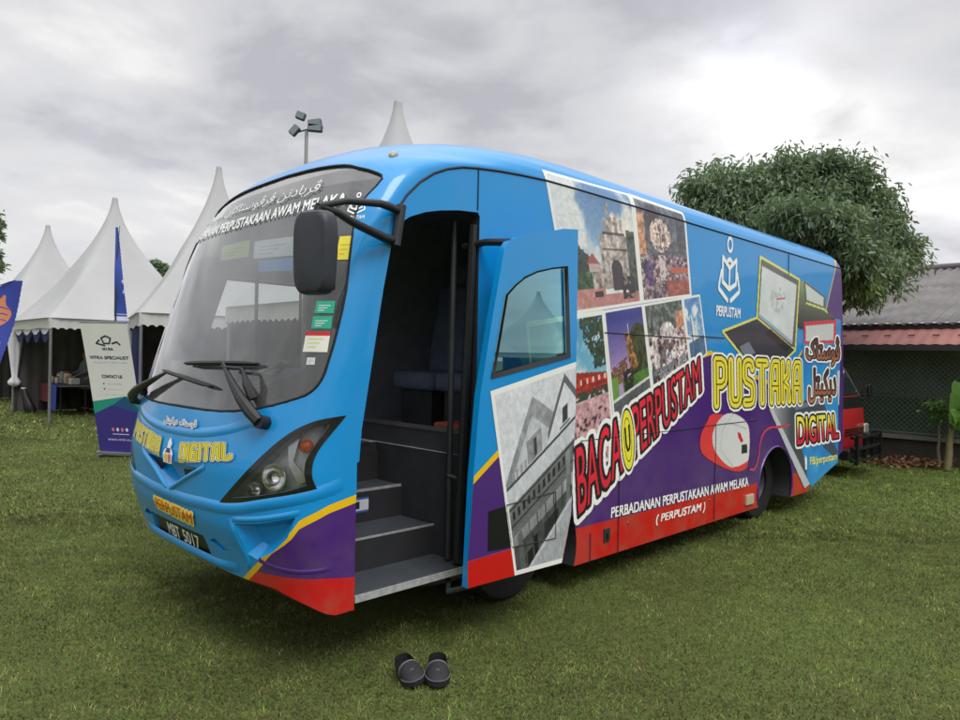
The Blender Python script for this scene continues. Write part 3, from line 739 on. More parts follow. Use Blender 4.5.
def seat(u, v, rz, m):
    s = empty('seat', (u, v, 1.05), rz, bus)
    MB().box((0, 0, .42), (.46, .48, .14)).build('cushion', m, s, 60, bevel=.04)
    b = MB().box((.24, 0, .82), (.13, .47, .72), M=Matrix.Rotation(R(10), 3, 'Y')).build('backrest', m, s, 60, bevel=.04)
    MB().box((.33, 0, 1.27), (.10, .28, .18), M=Matrix.Rotation(R(10), 3, 'Y')).build('headrest', m, s, 60, bevel=.04)
    MB().box((0, 0, .18), (.34, .36, .36)).build('pedestal', STEEL, s)
SEATM = mat('blue_grey_cloth', C(92, 102, 128), .8, var=.2, vscale=20)
seat(.82, 1.72, 0, SEATM); seat(1.5, .62, 0, SEATM); seat(1.5, 1.12, 0, SEATM); seat(2.6, .62, 0, SEATM); seat(2.6, 1.7, 0, SEATM)
dash = empty('dashboard', parent=bus)
rows = []
for z, sh, dep in ((1.30, .075, .0), (1.34, .075, .0), (1.335, .30, 0), (1.25, .42, 0)):
    p, L = arc(1.34, sh); d = np.linspace(.06*L[-1], .94*L[-1], 40)
    rows.append([(float(np.interp(k, L, p[:, 0])), float(np.interp(k, L, p[:, 1])), z) for k in d])
MB().grid(rows).build('dash_top', mat('dash_grey', C(118, 122, 126), .6, var=.15, vscale=5, bump=.1), dash, 50)
MB().box((.05, 1.70, 1.22), (.35, .8, .3)).build('instrument_binnacle', GREYV, dash, 50, bevel=.04)
sw = MB(); sw.lathe([(.20, -.014), (.214, 0), (.20, .014), (.186, 0), (.20, -.014)], n=32, cap=False); sw.tube([(-.19, 0, 0), (.19, 0, 0)], .014, 6); sw.tube([(0, -.19, 0), (0, 0, 0)], .014, 6); sw.lathe([(.05, -.02), (.05, .02)], n=16)
Mx = Matrix.Rotation(R(-28), 3, 'Y'); sw.v = [tuple(Vector((.36, 1.72, 1.50))+Mx@Vector(p)) for p in sw.v]
sw.build('steering_wheel', BLACKP, bus, 50)
MB().tube([(.05, 1.72, 1.2), (.36, 1.72, 1.50)], .03, 8).build('steering_column', BLACKP, bus, 40)
ex = MB(); ex.lathe([(.055, 0), (.06, .02), (.06, .30), (.03, .36), (.03, .40)], (.62, 1.02, 1.08), n=16); ex.build('fire_extinguisher', mat('extinguisher_red', C(170, 25, 22), .35), bus, 40)
# far side window of the driver: frame, a bar and glass
dwp = [(.12, 1.52), (1.05, 1.52), (1.05, 2.25), (.36, 2.25)]
fw = lambda u, z, d=0: Vector((u, WD+.002+d, z))
df = ring_sheet(dwp, taper(dwp, .93), .004, 1, 2, fw).build('side_window', BLACKP, bus)
MB().box((.62, WD-.02, 1.885), (.022, .02, .73)).build('window_bar', BLACKP, df)
patch_sheet(dwp, -.02, .5, fw).build('pane', glass_mat('clear_glass', (.9, .93, .92), 1.5), df)
# ================================================================ PRINTS AND LETTERING ON THE BUS
MATT = colour_mat('print_matt', .5)
side = lambda off: (lambda a, b: hull(a, b, off))
def quad_fn(px=None, sz=None, off=.005, w=1.0, h=1.0, fn=hull):
    g = quadmap(*([pv(*p) for p in px] if px else sz))
    return lambda a, b: fn(*g(a/w, b/h), off)
# ---- the stroke alphabet of the big double-lined letters
GL = {'P': [[(0, 0), (0, 1), (.24, 1), (.36, .95), (.40, .85), (.40, .62), (.36, .52), (.24, .46), (0, .46)]],
      'U': [[(0, 1), (0, .14), (.06, .03), (.14, 0), (.28, 0), (.36, .04), (.40, .14), (.40, 1)]],
      'S': [[(.38, .86), (.34, .97), (.26, 1), (.12, 1), (.03, .96), (0, .86), (0, .64), (.06, .55), (.34, .45), (.40, .36), (.40, .14), (.36, .03), (.26, 0), (0, 0)]],
      'T': [[(0, 1), (.46, 1)], [(.23, 1), (.23, 0)]],
      'A': [[(0, 0), (.02, .70), (.07, .90), (.16, 1), (.40, 1), (.40, 0)], [(.02, .40), (.40, .40)]],
      'K': [[(0, 0), (0, 1)], [(.36, 1), (.30, .68), (.03, .50), (.30, .36), (.38, 0)]],
      'D': [[(0, 0), (0, 1), (.24, 1), (.36, .94), (.40, .82), (.40, .18), (.36, .06), (.24, 0), (0, 0)]],
      'I': [[(0, 0), (0, 1)]],
      'G': [[(.40, .88), (.34, .98), (.26, 1), (.12, 1), (.03, .96), (0, .84), (0, 0), (.40, 0), (.40, .46), (.2, .46)]],
      'L': [[(0, 1), (0, .14), (.05, .03), (.14, 0), (.34, 0), (.44, .06), (.46, .2)]]}
def stroke_word(word, gap=.26):
    x = 0; out = []
    for ch in word:
        w = max(p[0] for s in GL[ch] for p in s)
        out += [[(x+a, b) for a, b in s] for s in GL[ch]]; x += w+gap
    return out, x-gap
def double_lined(word, name, fn_of, nx, parent, col=(234, 218, 60), rw=.215, rb=.158, ry=.115, ri=.017, gap=.27):
    P, W = stroke_word(word, gap); mg = .22
    c = Canvas(W+2*mg, 1+2*mg, nx, -mg, -mg); D = c.dist(P)
    c.lay(D <= rw, (240, 240, 236)); c.lay(D <= rb, (24, 22, 26)); c.lay(D <= ry, col); c.lay(D <= ri, (40, 36, 20))
    return c.mesh(name, fn_of(W, 1.0), MATT, parent)
double_lined('PUSTAKA', 'lettering', lambda w, h: quad_fn([(716, 404), (799.5, 399.5), (799, 364.5), (715.5, 361)], off=.006, w=w, h=h), 420, bus)
double_lined('DIGITAL', 'lettering', lambda w, h: quad_fn(sz=[(-1.245, 1.042), (-.715, 1.105), (-.725, 1.175), (-1.26, 1.122)], off=.008, w=w, h=h), 300, bus, rw=.20, ry=.11)
double_lined('PUSTAKA', 'lettering', lambda w, h: quad_fn(sz=[(-2.13, 1.10), (-1.58, 1.04), (-1.58, 1.125), (-2.12, 1.185)], off=.008, w=w, h=h), 300, bus, rw=.20, ry=.11)
def outlined(mask_fn, w, h, nx, layers, fn, name='lettering', mg=.12, parent=bus, bold=0.0, m=MATT):
    """text mask with coloured outlines; layers from the widest: (grow in units, colour)"""
    c = Canvas(w+2*mg, h+2*mg, nx, -mg, -mg); M = mask_fn(c)
    for g, col in layers:
        k = dilate(M, (g+bold)/c.cell) if g+bold > 0 else M
        c.lay(k, col(c) if callable(col) else col)
    return c.mesh(name, fn, m, parent)
# BACA (U) PERPUSTAM climbing the side
def baca(c):
    return c.text('BACA', 0, 0, .56, .42, .05)|c.text('PERPUSTAM', .72, 0, 1.80, .42, .05)
ob = [(578, 516), (700.5, 392), (697.5, 358), (573.5, 450)]
fnb = quad_fn(ob, off=.0062, w=1.8, h=.42)
def bred(c): return np.stack([np.clip(214+20*c.Y/.42, 0, 255), 34+0*c.X, 58+0*c.X], -1)
outlined(baca, 1.8, .42, 460, [(.062, (240, 240, 236)), (.030, (22, 20, 22)), (.004, bred)], fnb, mg=.09)
cu = Canvas(.22, .56, 60, .545, -.08)
for rx, ry, col in ((.108, .275, (240, 240, 236)), (.092, .25, (22, 20, 22)), (.080, .232, (236, 226, 60)), (.052, .175, (40, 38, 24))): cu.disc(.65, .20, rx, ry, col)
cu.disc(.65, .20, .046, .165, (236, 226, 60)); cu.line([[(.625, .30), (.625, .17), (.64, .12), (.66, .12), (.675, .17), (.675, .30)]], .011, (22, 20, 22))
cu.mesh('emblem', lambda a, b: Vector(fnb(a, b))+Vector((0, -.003, 0)), MATT, bus)
WHITE = [(0, (240, 240, 236))]
outlined(lambda c: c.text('PERBADANAN PERPUSTAKAAN AWAM MELAKA', 0, 0, 2.6, .13, .12), 2.6, .13, 620, WHITE, quad_fn([(610.5, 518), (748, 485.8), (747, 477), (610, 507.5)], off=.005, w=2.6, h=.13), mg=.03, bold=.0078)
outlined(lambda c: c.text('( PERPUSTAM )', 0, 0, 1.0, .13, .12), 1.0, .13, 240, WHITE, quad_fn([(655, 525.6), (704, 512.2), (704.6, 501.8), (655.4, 515.2)], off=.005, w=1.0, h=.13), mg=.03, bold=.0078)
def fire(c):
    t = np.clip(c.Y/.30, 0, 1)[..., None]; lo, hi = np.array([214, 30, 60]), np.array([240, 226, 70])
    q = np.clip((t-.25)/.5, 0, 1); return lo*(1-q)+hi*q
outlined(lambda c: c.text('DIGITAL', 0, 0, .95, .30), .95, .30, 260, [(.058, (240, 240, 236)), (.032, (24, 22, 24)), (.008, fire)], quad_fn([(797, 444.5), (838, 437.5), (836, 414), (796.5, 417)], off=.007, w=.95, h=.30), mg=.08)
# Malay in Arabic script: joined letter forms laid out from right to left
J = lambda *codes: ''.join(chr(k) if k else ' ' for k in codes[::-1])
J_PUSTAKA = J(0xFB6C, 0xFEEE, 0xFEB3, 0xFE98, 0xFE8E, 0xFB8E)
J_DIGITAL = J(0xFEA9, 0xFEF3, 0xFB91, 0xFEF4, 0xFE98, 0xFEDE)
J_BAND = J(0xFB6C, 0xFEAE, 0xFE91, 0xFE8E, 0xFEA9, 0xFEE7, 0xFEE6, 0, 0xFB6C, 0xFEAE, 0xFB6C, 0xFEEE, 0xFEB3, 0xFE98, 0xFE8E, 0xFB90, 0xFE8E, 0xFEE5, 0, 0xFECB, 0xFEEE, 0xFE8D, 0xFEE1, 0, 0xFEE3, 0xFEFC, 0xFB8E)
def brown(c):
    t = np.clip(c.Y/.36, 0, 1)[..., None]; return np.array([196, 120, 84])*(1-t)+np.array([70, 44, 40])*t
outlined(lambda c: c.text(J_PUSTAKA, 0, 0, .72, .36), .72, .36, 170, [(.048, (242, 242, 238)), (.026, (24, 22, 24)), (.006, brown)], quad_fn([(806, 365), (839, 366), (838.5, 338), (805.5, 336)], off=.0075, w=.72, h=.36), mg=.07)
outlined(lambda c: c.text(J_DIGITAL, 0, 0, .66, .40), .66, .40, 160, [(.048, (242, 242, 238)), (.026, (24, 22, 24)), (.006, brown)], quad_fn([(808, 403), (835, 402), (835.5, 370), (808, 369)], off=.0075, w=.66, h=.40), mg=.07)
for jw, a_, b_ in ((J_PUSTAKA, .31, .62), (J_DIGITAL, 0, .275)): outlined(lambda c: c.text(jw, a_, 0, b_, .1), .62, .1, 220, [(.011, (236, 236, 232)), (.003, (40, 34, 40))], quad_fn(sz=[(-1.56, 1.212), (-1.10, 1.222), (-1.11, 1.268), (-1.57, 1.258)], off=.010, w=.62, h=.1), mg=.03)
# windscreen band
wsp = ws
outlined(lambda c: c.text(J_BAND, 0, 0, 1.85, .20, .25), 1.85, .20, 560, [(0, (240, 242, 242))], quad_fn(sz=[(-2.12, 2.565), (-.30, 2.545), (-.27, 2.66), (-2.10, 2.655)], off=.002, w=1.85, h=.20), mg=.05, bold=.003, parent=wsp)
outlined(lambda c: c.text('PERBADANAN PERPUSTAKAAN AWAM MELAKA', 0, 0, 2.06, .08, .15), 2.06, .08, 640, [(0, (240, 242, 242))], quad_fn(sz=[(-2.14, 2.455), (-.06, 2.465), (-.05, 2.535), (-2.13, 2.525)], off=.002, w=2.06, h=.08), mg=.02, bold=.004, parent=wsp)
def logo_strokes(f):
    """book-and-reader emblem as stroke paths in a unit box; f maps (x, y) to the canvas"""
    T = lambda pts: [f(*p) for p in pts]
    return [T([(.16, .74), (.16, .33)]), T([(.16, .74), (.5, .58), (.84, .74)]), T([(.84, .74), (.84, .33)]), T([(.16, .33), (.5, .22), (.84, .33)]), T([(.5, .58), (.5, .22)]),
            T([(.10, .50), (-.02, .24), (.0, .2), (.42, .03)]), T([(.90, .50), (1.02, .24), (1.0, .2), (.58, .03)]), T([(.36, .66), (.42, .71), (.5, .73), (.58, .71), (.64, .66)])]
def emblem(name, fn, parent, text=True, off=.005):
    c = Canvas(1.3, 1.50, 150, -.15, -.32); c.line(logo_strokes(lambda x, y: (x, y)), .042, (242, 243, 242))
    d = np.hypot((c.X-.5)/.15, (c.Y-.98)/.145); c.lay((d <= 1) & (d >= .58), (242, 243, 242))
    if text: c.lay(dilate(c.text('PERPUSTAM', -.24+.14, -.25, 1.10, -.08), 1), (242, 243, 242))
    return c.mesh(name, fn, MATT, parent)
ulo, uhi = pv(718.6, 290)[0], pv(738.4, 290)[0]; zlo, zhi = pv(728, 300.5)[1], pv(728, 258.5)[1]
emblem('emblem', lambda a, b: hull(ulo+(uhi-ulo)*a, zlo+(zhi-zlo)*((b-.03)/.71), .005), bus)
emblem('emblem', lambda a, b: hull(-.045+.10*a+.03*b, 2.40+.115*b, .002), wsp, True)
# emblem between the two words on the bonnet: a small stack of book shapes under a pale flame
c = Canvas(1, 1.5, 60); c.poly([(.12, 0), (.88, .02), (.94, .62), (.74, .86), (.2, .8), (.06, .5)], (236, 230, 232)); c.poly([(.2, .06), (.5, .04), (.5, .55), (.22, .6)], (226, 206, 90)); c.poly([(.54, .05), (.8, .08), (.8, .56), (.54, .56)], (214, 120, 140)); c.poly([(.26, .6), (.72, .6), (.66, .84), (.34, .84)], (40, 50, 120)); c.poly([(.36, .86), (.66, .86), (.76, 1.15), (.55, 1.48), (.38, 1.2)], (226, 236, 242))
c.mesh('emblem', lambda a, b: hull(-1.515+.165*a, 1.0+.10*b, .008), MATT, bus)
def pfire(c):
    t = np.clip(c.Y/.1, 0, 1)[..., None]; return np.array([206, 24, 40])*(1-t)+np.array([222, 96, 40])*t
outlined(lambda c: c.text('PERPUSTAM', 0, 0, .56, .1), .56, .1, 200, [(.024, (226, 214, 150)), (.014, (240, 214, 50)), (.002, pfire)], quad_fn(sz=[(-1.63, .705), (-1.12, .692), (-1.10, .762), (-1.645, .768)], off=.006, w=.56, h=.1), mg=.03, bold=.002)
for jw, a_, b_ in (('MBT', 0, .20), ('5017', .255, .5)): outlined(lambda c: c.text(jw, a_, 0, b_, .1), .5, .1, 170, [(0, (240, 240, 238))], quad_fn(sz=[(-1.60, .525), (-1.14, .522), (-1.14, .605), (-1.60, .608)], off=-.009, w=.5, h=.1), mg=.01, bold=.004, parent=pl)
# ---- photographs on the side (each is a real flat print of its own)
def photo(px, w, h, nx, paint, name='photo_print', off=.002, fn=hull, sz=None, border=.028, keep=None, parent=bus):
    c = Canvas(w, h, nx); c.rect(-1, -1, w+1, h+1, (236, 236, 232)); x, y = c.X/w, c.Y/h
    k = (c.X > border) & (c.X < w-border) & (c.Y > border) & (c.Y < h-border)
    col = paint(c, x, y); gr = fbm(c.X, c.Y, 40, 77, 2); col = col*(.93+.14*gr)[..., None]; c.lay(k, np.clip(col, 0, 255))
    if keep is not None: c.m &= keep(c)
    return c.mesh(name, quad_fn(px, sz, off, w, h, fn), PRINT, parent)
def blank(x, col): return np.ones(x.shape+(3,))*np.array(col, float)
def put(a, m, col):
    col = np.asarray(col, float); a[m] = col if col.ndim == 1 else col[m]
def lerp(a, b, t): t = np.clip(t, 0, 1)[..., None]; return np.array(a, float)*(1-t)+np.array(b, float)*t
def shade(a, n, k=.5): return a*(1+k*(n-.5))[..., None]
def box(x, y, x0, y0, x1, y1): return (x > x0) & (x < x1) & (y > y0) & (y < y1)
def mixs(a, col, n, lo, hi):
    t = np.clip((n-lo)/(hi-lo), 0, 1); t = (t*t*(3-2*t))[..., None]; return a*(1-t)+np.asarray(col, float)*t
def gate(c, x, y):
    n = fbm(x, y*1.2, 5, 1); n2 = fbm(x, y, 28, 5, 3)
    a = lerp((165, 195, 218), (84, 128, 182), y); nn = fbm(x*1.3, y, 3.2, 4, 5); a = mixs(a, lerp((214, 222, 226), (240, 236, 222), x), nn, .40, .60); a = a*.88+a.mean()*.12
    put(a, (y < .52-.5*(x-.05)**2*3+.06*n2) & (x < .36), shade(blank(x, (62, 68, 66)), n2, 1.0))
    put(a, (y < .30) & (x < .5) & (y > .14), shade(blank(x, (70, 96, 64)), n2, 1.2))
    st = shade(lerp((150, 138, 134), (196, 186, 178), y), n2, 1.1)
    put(a, box(x, y, .36, .16, .60, .36), st); put(a, (x > .31) & (x < .47) & (y > .355) & (y < .45-abs(x-.39)*1.1), (160, 88, 80)); put(a, box(x, y, .33, .30, .45, .36), (190, 172, 164))
    put(a, box(x, y, .50, .16, .86, .60), st); put(a, box(x, y, .58, .60, .82, .74), st); put(a, (x > .62) & (x < .80) & (y >= .74) & (y < .80-abs(x-.71)*.9), st)
    put(a, box(x, y, .62, .76, .66, .86), st*.8); put(a, box(x, y, .55, .60, .84, .622), st*.5); put(a, box(x, y, .53, .47, .85, .49), st*.55)
    put(a, (abs(x-.69) < .075) & (y < .40-((x-.69)/.075)**2*.06) & (y > .14), (66, 58, 66))
    put(a, (x > .86) & (y < .62+.05*n2) & (y > .1), shade(blank(x, (74, 80, 76)), n2, 1.2))
    put(a, (y < .17-.05*(x > .5)), shade(lerp((196, 140, 134), (176, 120, 116), x), n2, .3))
    put(a, (x > .74) & (x < .92) & (y < .26) & (y > .06) & (n2 > .42), (52, 48, 54)); put(a, (x > .36) & (x < .47) & (y > .10) & (y < .15), (70, 50, 50))
    return a
def kampung(c, x, y):
    n = fbm(x, y, 6, 3); n2 = fbm(x, y*1.3, 22, 8, 3); n3 = fbm(x, y, 40, 12, 2)
    a = shade(lerp((96, 88, 92), (104, 108, 120), y), n2, .9)
    put(a, (n > .58) & (y > .5), (74, 70, 76)); put(a, (x < .16) & (y > .35) & (y < .85), shade(lerp((206, 130, 96), (200, 160, 130), y), n2, .8))
    r = ((x-.45)/.2)**2+((y-.66)/.17)**2; put(a, (r < 1) & (n2 > .36), shade(blank(x, (214, 190, 178)), n3, .8)); put(a, (r < .5) & (abs(np.sin(x*42)) < .3), (130, 100, 100))
    lo = y < .46; put(a, lo, shade(lerp((104, 84, 88), (140, 116, 116), n), n2, 1.8)); put(a, lo & (n3 > .70), (214, 196, 196)); put(a, lo & (n2 < .40), (62, 54, 72)); put(a, lo & (n3 < .27), (116, 84, 134)); put(a, lo & (abs(x-.45) < .06) & (y > .2) & (n3 > .35), (206, 190, 186)); put(a, lo & (abs(x-.2) < .05) & (y > .15) & (y < .38), shade(blank(x, (92, 70, 120)), n3, 1.2))
    put(a, (y < .2) & (x > .5), shade(blank(x, (160, 88, 76)), n2, .6)); put(a, (x > .6) & (y > .28) & (y < .34), (190, 96, 70)); put(a, (x > .78) & (y > .55) & (n2 > .5), (70, 76, 88))
    return a
def redtown(c, x, y):
    y = (y-.30)/.70
    n = fbm(x, y, 7, 21); n2 = fbm(x, y, 26, 22, 3)
    a = lerp((170, 205, 214), (70, 150, 190), y); a = mixs(a, (196, 216, 218), n, .45, .7)
    put(a, (x > .80-.34*np.clip(y-.5, 0, .5)+.16*(n2-.5)+.25*np.clip(.62-y, 0, .3)) & (y > .46+.06*n2) & (n2 > .27), shade(blank(x, (54, 68, 50)), n2, 1.2))
    rd = shade(lerp((150, 44, 36), (196, 66, 50), y), n2, .8)
    put(a, box(x, y, .28, .20, .46, .62), rd); put(a, box(x, y, .32, .62, .43, .70), (60, 32, 34)); put(a, (x > .42) & (y > .26) & (y < .50-.16*(x-.42)), rd)
    put(a, (x > .42) & (y > .46-.14*(x-.42)) & (y < .51-.16*(x-.42)), (150, 50, 40)); put(a, (x > .5) & (np.sin(x*75) > .5) & (y > .36) & (y < .41), (228, 190, 180)); put(a, (x > .5) & (y < .31) & (y > .2) & (n2 > .45), (62, 70, 58))
    put(a, box(x, y, .34, .22, .42, .36), (222, 180, 168)); put(a, y < .22, shade(lerp((210, 176, 178), (180, 130, 140), n), n2, .8)); put(a, (y < .14) & (n2 < .36), (70, 52, 58))
    return a
def lawnboat(c, x, y):
    y = (y-.08)/.92
    n = fbm(x, y, 7, 31); n2 = fbm(x, y*1.2, 24, 32, 3)
    a = lerp((176, 150, 190), (62, 66, 140), (y-.4)/.5)
    tr = (x > .52) & (y < .80-.35*(x-.78)**2*6+.05*n2) & (y > .3); put(a, tr, shade(blank(x, (64, 70, 44)), n2, 1.3))
    put(a, (abs(x-.58+.25*(y-.5)) < .10*(1-(y-.4))) & (y > .38) & (y < .76), shade(lerp((70, 50, 36), (196, 140, 80), n2*1.2-.1), n2, .8)); put(a, (abs(x-.55) < .012) & (y > .7) & (y < .84), (190, 190, 200))
    put(a, (x < .45) & (y > .30) & (y < .46+.15*x) & (n2 > .34), shade(blank(x, (110, 76, 54)), n2, 1.6)); put(a, (x < .2) & (y < .38), (110, 150, 70))
    put(a, (y < .32) & (x > .3), shade(lerp((60, 104, 44), (84, 124, 58), x), n2, .6)); put(a, (abs(x-.45) < .12) & (y < .4) & (y > .12) & (n2 > .4), (44, 42, 40))
    put(a, y < .15+.05*x, shade(blank(x, (92, 92, 96)), n2, .4)); put(a, abs(y-.17-.04*x) < .014, (214, 214, 210))
    return a
def crowd(c, x, y):
    n = fbm(x, y, 8, 41); n2 = fbm(x, y, 22, 42, 3); n3 = fbm(x, y, 38, 43, 2)
    a = shade(lerp((96, 92, 92), (104, 112, 108), y), n2, 1.4); put(a, (x > .76) & (y > .45) & (y < .85), shade(lerp((180, 110, 80), (200, 150, 120), y), n2, .6))
    b = y < .66; put(a, b & (n > .46), shade(blank(x, (206, 196, 196)), n2, 1.0)); put(a, b & (n2 < .38), (58, 54, 62)); put(a, b & (n3 > .72), (180, 84, 80)); put(a, b & (n3 < .25), (96, 96, 140)); put(a, ((x-.5)/.18)**2+((y-.66)/.10)**2 < 1, shade(blank(x, (206, 196, 196)), n2, 1.2)); put(a, (abs(x-.18) < .07) & (y > .3) & (y < .66), shade(blank(x, (196, 184, 182)), n2, 1.3)); put(a, (y < .30) & (n2 > .52), (120, 128, 132))
    return a
def seamosque(c, x, y):
    n = fbm(x, y, 5, 51); n2 = fbm(x, y, 22, 52, 3)
    a = lerp((150, 190, 220), (80, 130, 190), y); a = mixs(a, (226, 234, 238), n, .42, .62); put(a, (abs(x-.55) < .10) & (y < .62) & (y > .3), shade(blank(x, (206, 214, 220)), n2, .5)); put(a, (abs(x-.30) < .03) & (y < .70) & (y > .3), (120, 130, 150))
    put(a, y < .34, shade(lerp((58, 84, 118), (96, 130, 160), n), n2, .5)); return a
tl, tr_ = pv(543.5, 168.5), pv(632, 193)
ll = pv(554, 228); k = (2.02-tl[1])/(ll[1]-tl[1])
# bottom edge of the upper pair runs on behind the door
b1, b2 = pv(642, 303.5), pv(578, 313.8)
eu = lambda u: b1[1]+(u-b1[0])*(b2[1]-b1[1])/(b2[0]-b1[0])
bu = tl[0]+(ll[0]-tl[0])*((tl[1]-eu(tl[0]+.35))/(tl[1]-ll[1])); bl_ = (bu, eu(bu))
photo(None, 1.0, 1.15, 150, gate, sz=[bl_, b1, tr_, tl], off=.0022)
photo([(642, 303.5), (691.5, 296), (685, 212), (632, 193)], .72, 1.0, 120, kampung, off=.0024)
g0, g1 = pv(603, 310.5), pv(612, 417)
lu = b2[0]-.55
photo(None, .95, 1.1, 130, redtown, sz=[(lu+.18, pv(575, 420)[1]-.50), (g1[0]+.06, g1[1]-.30), g0, (lu, eu(lu))], off=.0030)
photo([(614, 432), (653.5, 402), (642.5, 304), (603, 310.5)], .62, 1.15, 110, lawnboat, off=.0032)
photo([(653.5, 402), (691.5, 374), (682, 297.5), (642.5, 304)], .72, 1.08, 120, crowd, off=.0034)
photo([(690.5, 368), (707, 354), (699.5, 294.5), (682, 297.5)], .4, .9, 70, seamosque, off=.0036)
def shophouse(c, x, y):
    n2 = fbm(x, y, 26, 61, 3); n = fbm(x, y, 6, 62)
    g = 214+14*(n-.5)
    def p(m, v): g[m] = (v*np.ones_like(g))[m] if np.ndim(v) == 0 or np.shape(v) == g.shape else v
    ys = y-.30*(x-.5)                                   # the street climbs to the right
    r1 = (x > .03) & (x < .66) & (ys < .93-abs(x-.40)*.80+.0) & (ys > .60); p(r1, 120+60*n2)
    p((x > .14) & (x < .60) & (ys < .84-abs(x-.38)*.80) & (ys > .60), 178+30*n2); p(box(x, ys, .30, .62, .48, .74), 112+60*n2); p(box(x, ys, .38, .63, .42, .72), 60)
    p((x > .55) & (ys < .86-abs(x-.76)*1.0) & (ys > .60), 208+14*n2); p((x > .08) & (x < .30) & (ys > .61) & (ys < .66) & (np.sin(x*120) > .3), 150); p((x > .55) & (abs(ys-(.86-abs(x-.76)*1.0)) < .022) & (ys > .6), 100); p(box(x, ys, .73, .64, .80, .72), 60); p(box(x, ys, .70, .62, .83, .635), 120)
    p((ys < .605) & (ys > .505), 188+26*n2); p(abs(ys-.605) < .008, 70)
    p((ys < .505) & (ys > .375), 92+50*n2); p((ys < .47) & (ys > .425) & (np.sin(x*95)+1.2*n2 > .7), 40); p(abs(ys-.49) < .006, 60); p(abs(ys-.40) < .005, 58)
    p((ys < .375) & (ys > .345), 130); p((ys < .345) & (ys > .285) & (x < .75), 170+20*n2); p((ys < .345) & (ys > .285) & (np.sin(x*55) > .93), 90)
    p((ys < .285) & (ys > -.2), 66+70*n2); p((abs(x-.13) < .035) & (ys < .34), 132); p((abs(x-.80) < .03) & (ys < .48), 150); p(box(x, ys, .30, .10, .36, .24), 28); p(box(x, ys, .45, .12, .66, .25), 40+40*n2); p(box(x, ys, .2, .02, .28, .2), 34)
    p((y < .46*(x-.12)-.02) & (y < .40), 150+30*n2); p((abs(y-.46*(x-.12)+.02) < .012) & (y < .4), 190)
    low = np.clip((.52-ys)/.25, 0, 1)*(y > .46*(x-.12)); g = g*(1-.30*low); g = g*(.95+.10*fbm(x, y, 70, 66, 2))
    return np.stack([g*.98, g, g*1.03], -1)
du0, dz0 = pv(514.5, 577, DV); q = [pv(490, 391, DV), pv(576.8, 361.5, DV)]
dph = [(pv(514.5, 576.5, DV)[0], .375), (1.60, .36), (1.60, q[1][1]+.02), q[0]]
def inside_door(c):
    g = quadmap(*dph); U = np.zeros_like(c.X); Z = np.zeros_like(c.X); a, b = c.X/.9, c.Y/1.05
    for kk, arr in ((0, U), (1, Z)): arr[:] = (1-a)*(1-b)*dph[0][kk]+a*(1-b)*dph[1][kk]+a*b*dph[2][kk]+(1-a)*b*dph[3][kk]
    e = DP[:5]; ins = np.ones_like(c.m); lim = np.interp(Z, [p[1] for p in DP[1:5]], [p[0] for p in DP[1:5]])
    return (U < lim-.003) & (Z > .388-.025*(U-.588))
photo(None, .9, 1.05, 200, shophouse, sz=dph, off=.0030, fn=lambda u, z, d=0: Vector((u, DV-d, z)), keep=inside_door, parent=door, border=.03)
# ---- laptop, mouse, phone: big printed graphics
def canvas_px(x0, y0, x1, y1, cell):
    a, b = pv(x0, y1), pv(x1, y0); lo = min(pv(x0, y0)[1], pv(x0, y1)[1], pv(x1, y1)[1]); hi = max(pv(x0, y0)[1], pv(x1, y0)[1])
    w, h = b[0]-a[0], hi-lo; return Canvas(w, h, int(w/cell), a[0], lo)
P_ = lambda pts: [pv(*p) for p in pts]
c = canvas_px(717, 250, 803, 366, .008)
scr = P_([(760, 257), (799, 279.8), (795, 350), (756.5, 318)]); kb = P_([(756.5, 318), (795, 350), (778, 366), (750, 366), (722.5, 331.5)])
D = c.dist([scr+scr[:1], kb+kb[:1]]); ins = c.poly(scr)|c.poly(kb)
c.lay((D < .018) | (ins), (226, 224, 110)); c.poly(taper(kb, .97), (46, 48, 58)); c.poly(taper(scr, .965), (96, 98, 92)); c.poly(P_([(761.8, 266), (796.3, 285), (791.8, 344), (758.6, 315)]), (216, 222, 222))
n = fbm(c.X, c.Y, 9, 71); k = c.poly(P_([(761.8, 266), (796.3, 285), (791.8, 344), (758.6, 315)])); t = np.clip((n-.3), 0, 1)*60
c.lay(k, np.stack([206+t*.4, 214+t*.4, 214+t*.4], -1))
cx, cz = pv(778, 300); c.lay(k & (np.hypot((c.X-cx)/.20, (c.Y-cz)/.14) < 1) & (fbm(c.X, c.Y, 24, 72) > .56), (186, 190, 192)); c.poly(P_([(776, 298.5), (785, 297.5), (785, 299), (776, 300)]), (196, 60, 60))
kk = c.poly(taper(kb, .93)); c.lay(kk & (np.sin((c.X+.5*c.Y)*120) > .55), (66, 70, 82)); c.poly(P_([(739, 346.5), (748.5, 341.8), (755, 353), (744.5, 357.5)]), (120, 126, 138)); c.poly(P_([(764, 333), (770, 329), (791, 347), (786, 352)]), (30, 32, 38))
c.line([P_([(758.6, 316.5), (792, 346)])], .012, (24, 28, 36)); c.poly(P_([(758.2, 313), (791.9, 341), (791.8, 345), (758.4, 317)]), (150, 176, 196))
c.mesh('laptop_picture', side(.0042), PRINT, bus)
c = canvas_px(694, 405, 772, 476, .008)
red = P_([(714, 413.5), (706.5, 422), (700, 437), (701, 452), (712, 462), (730, 470.5), (742, 471), (748, 462), (749, 430), (741, 419)]); wh = P_([(727, 413), (716, 424), (712, 438), (716, 453), (730, 467), (744, 463), (748.5, 456), (748.3, 428), (740, 416.5)])
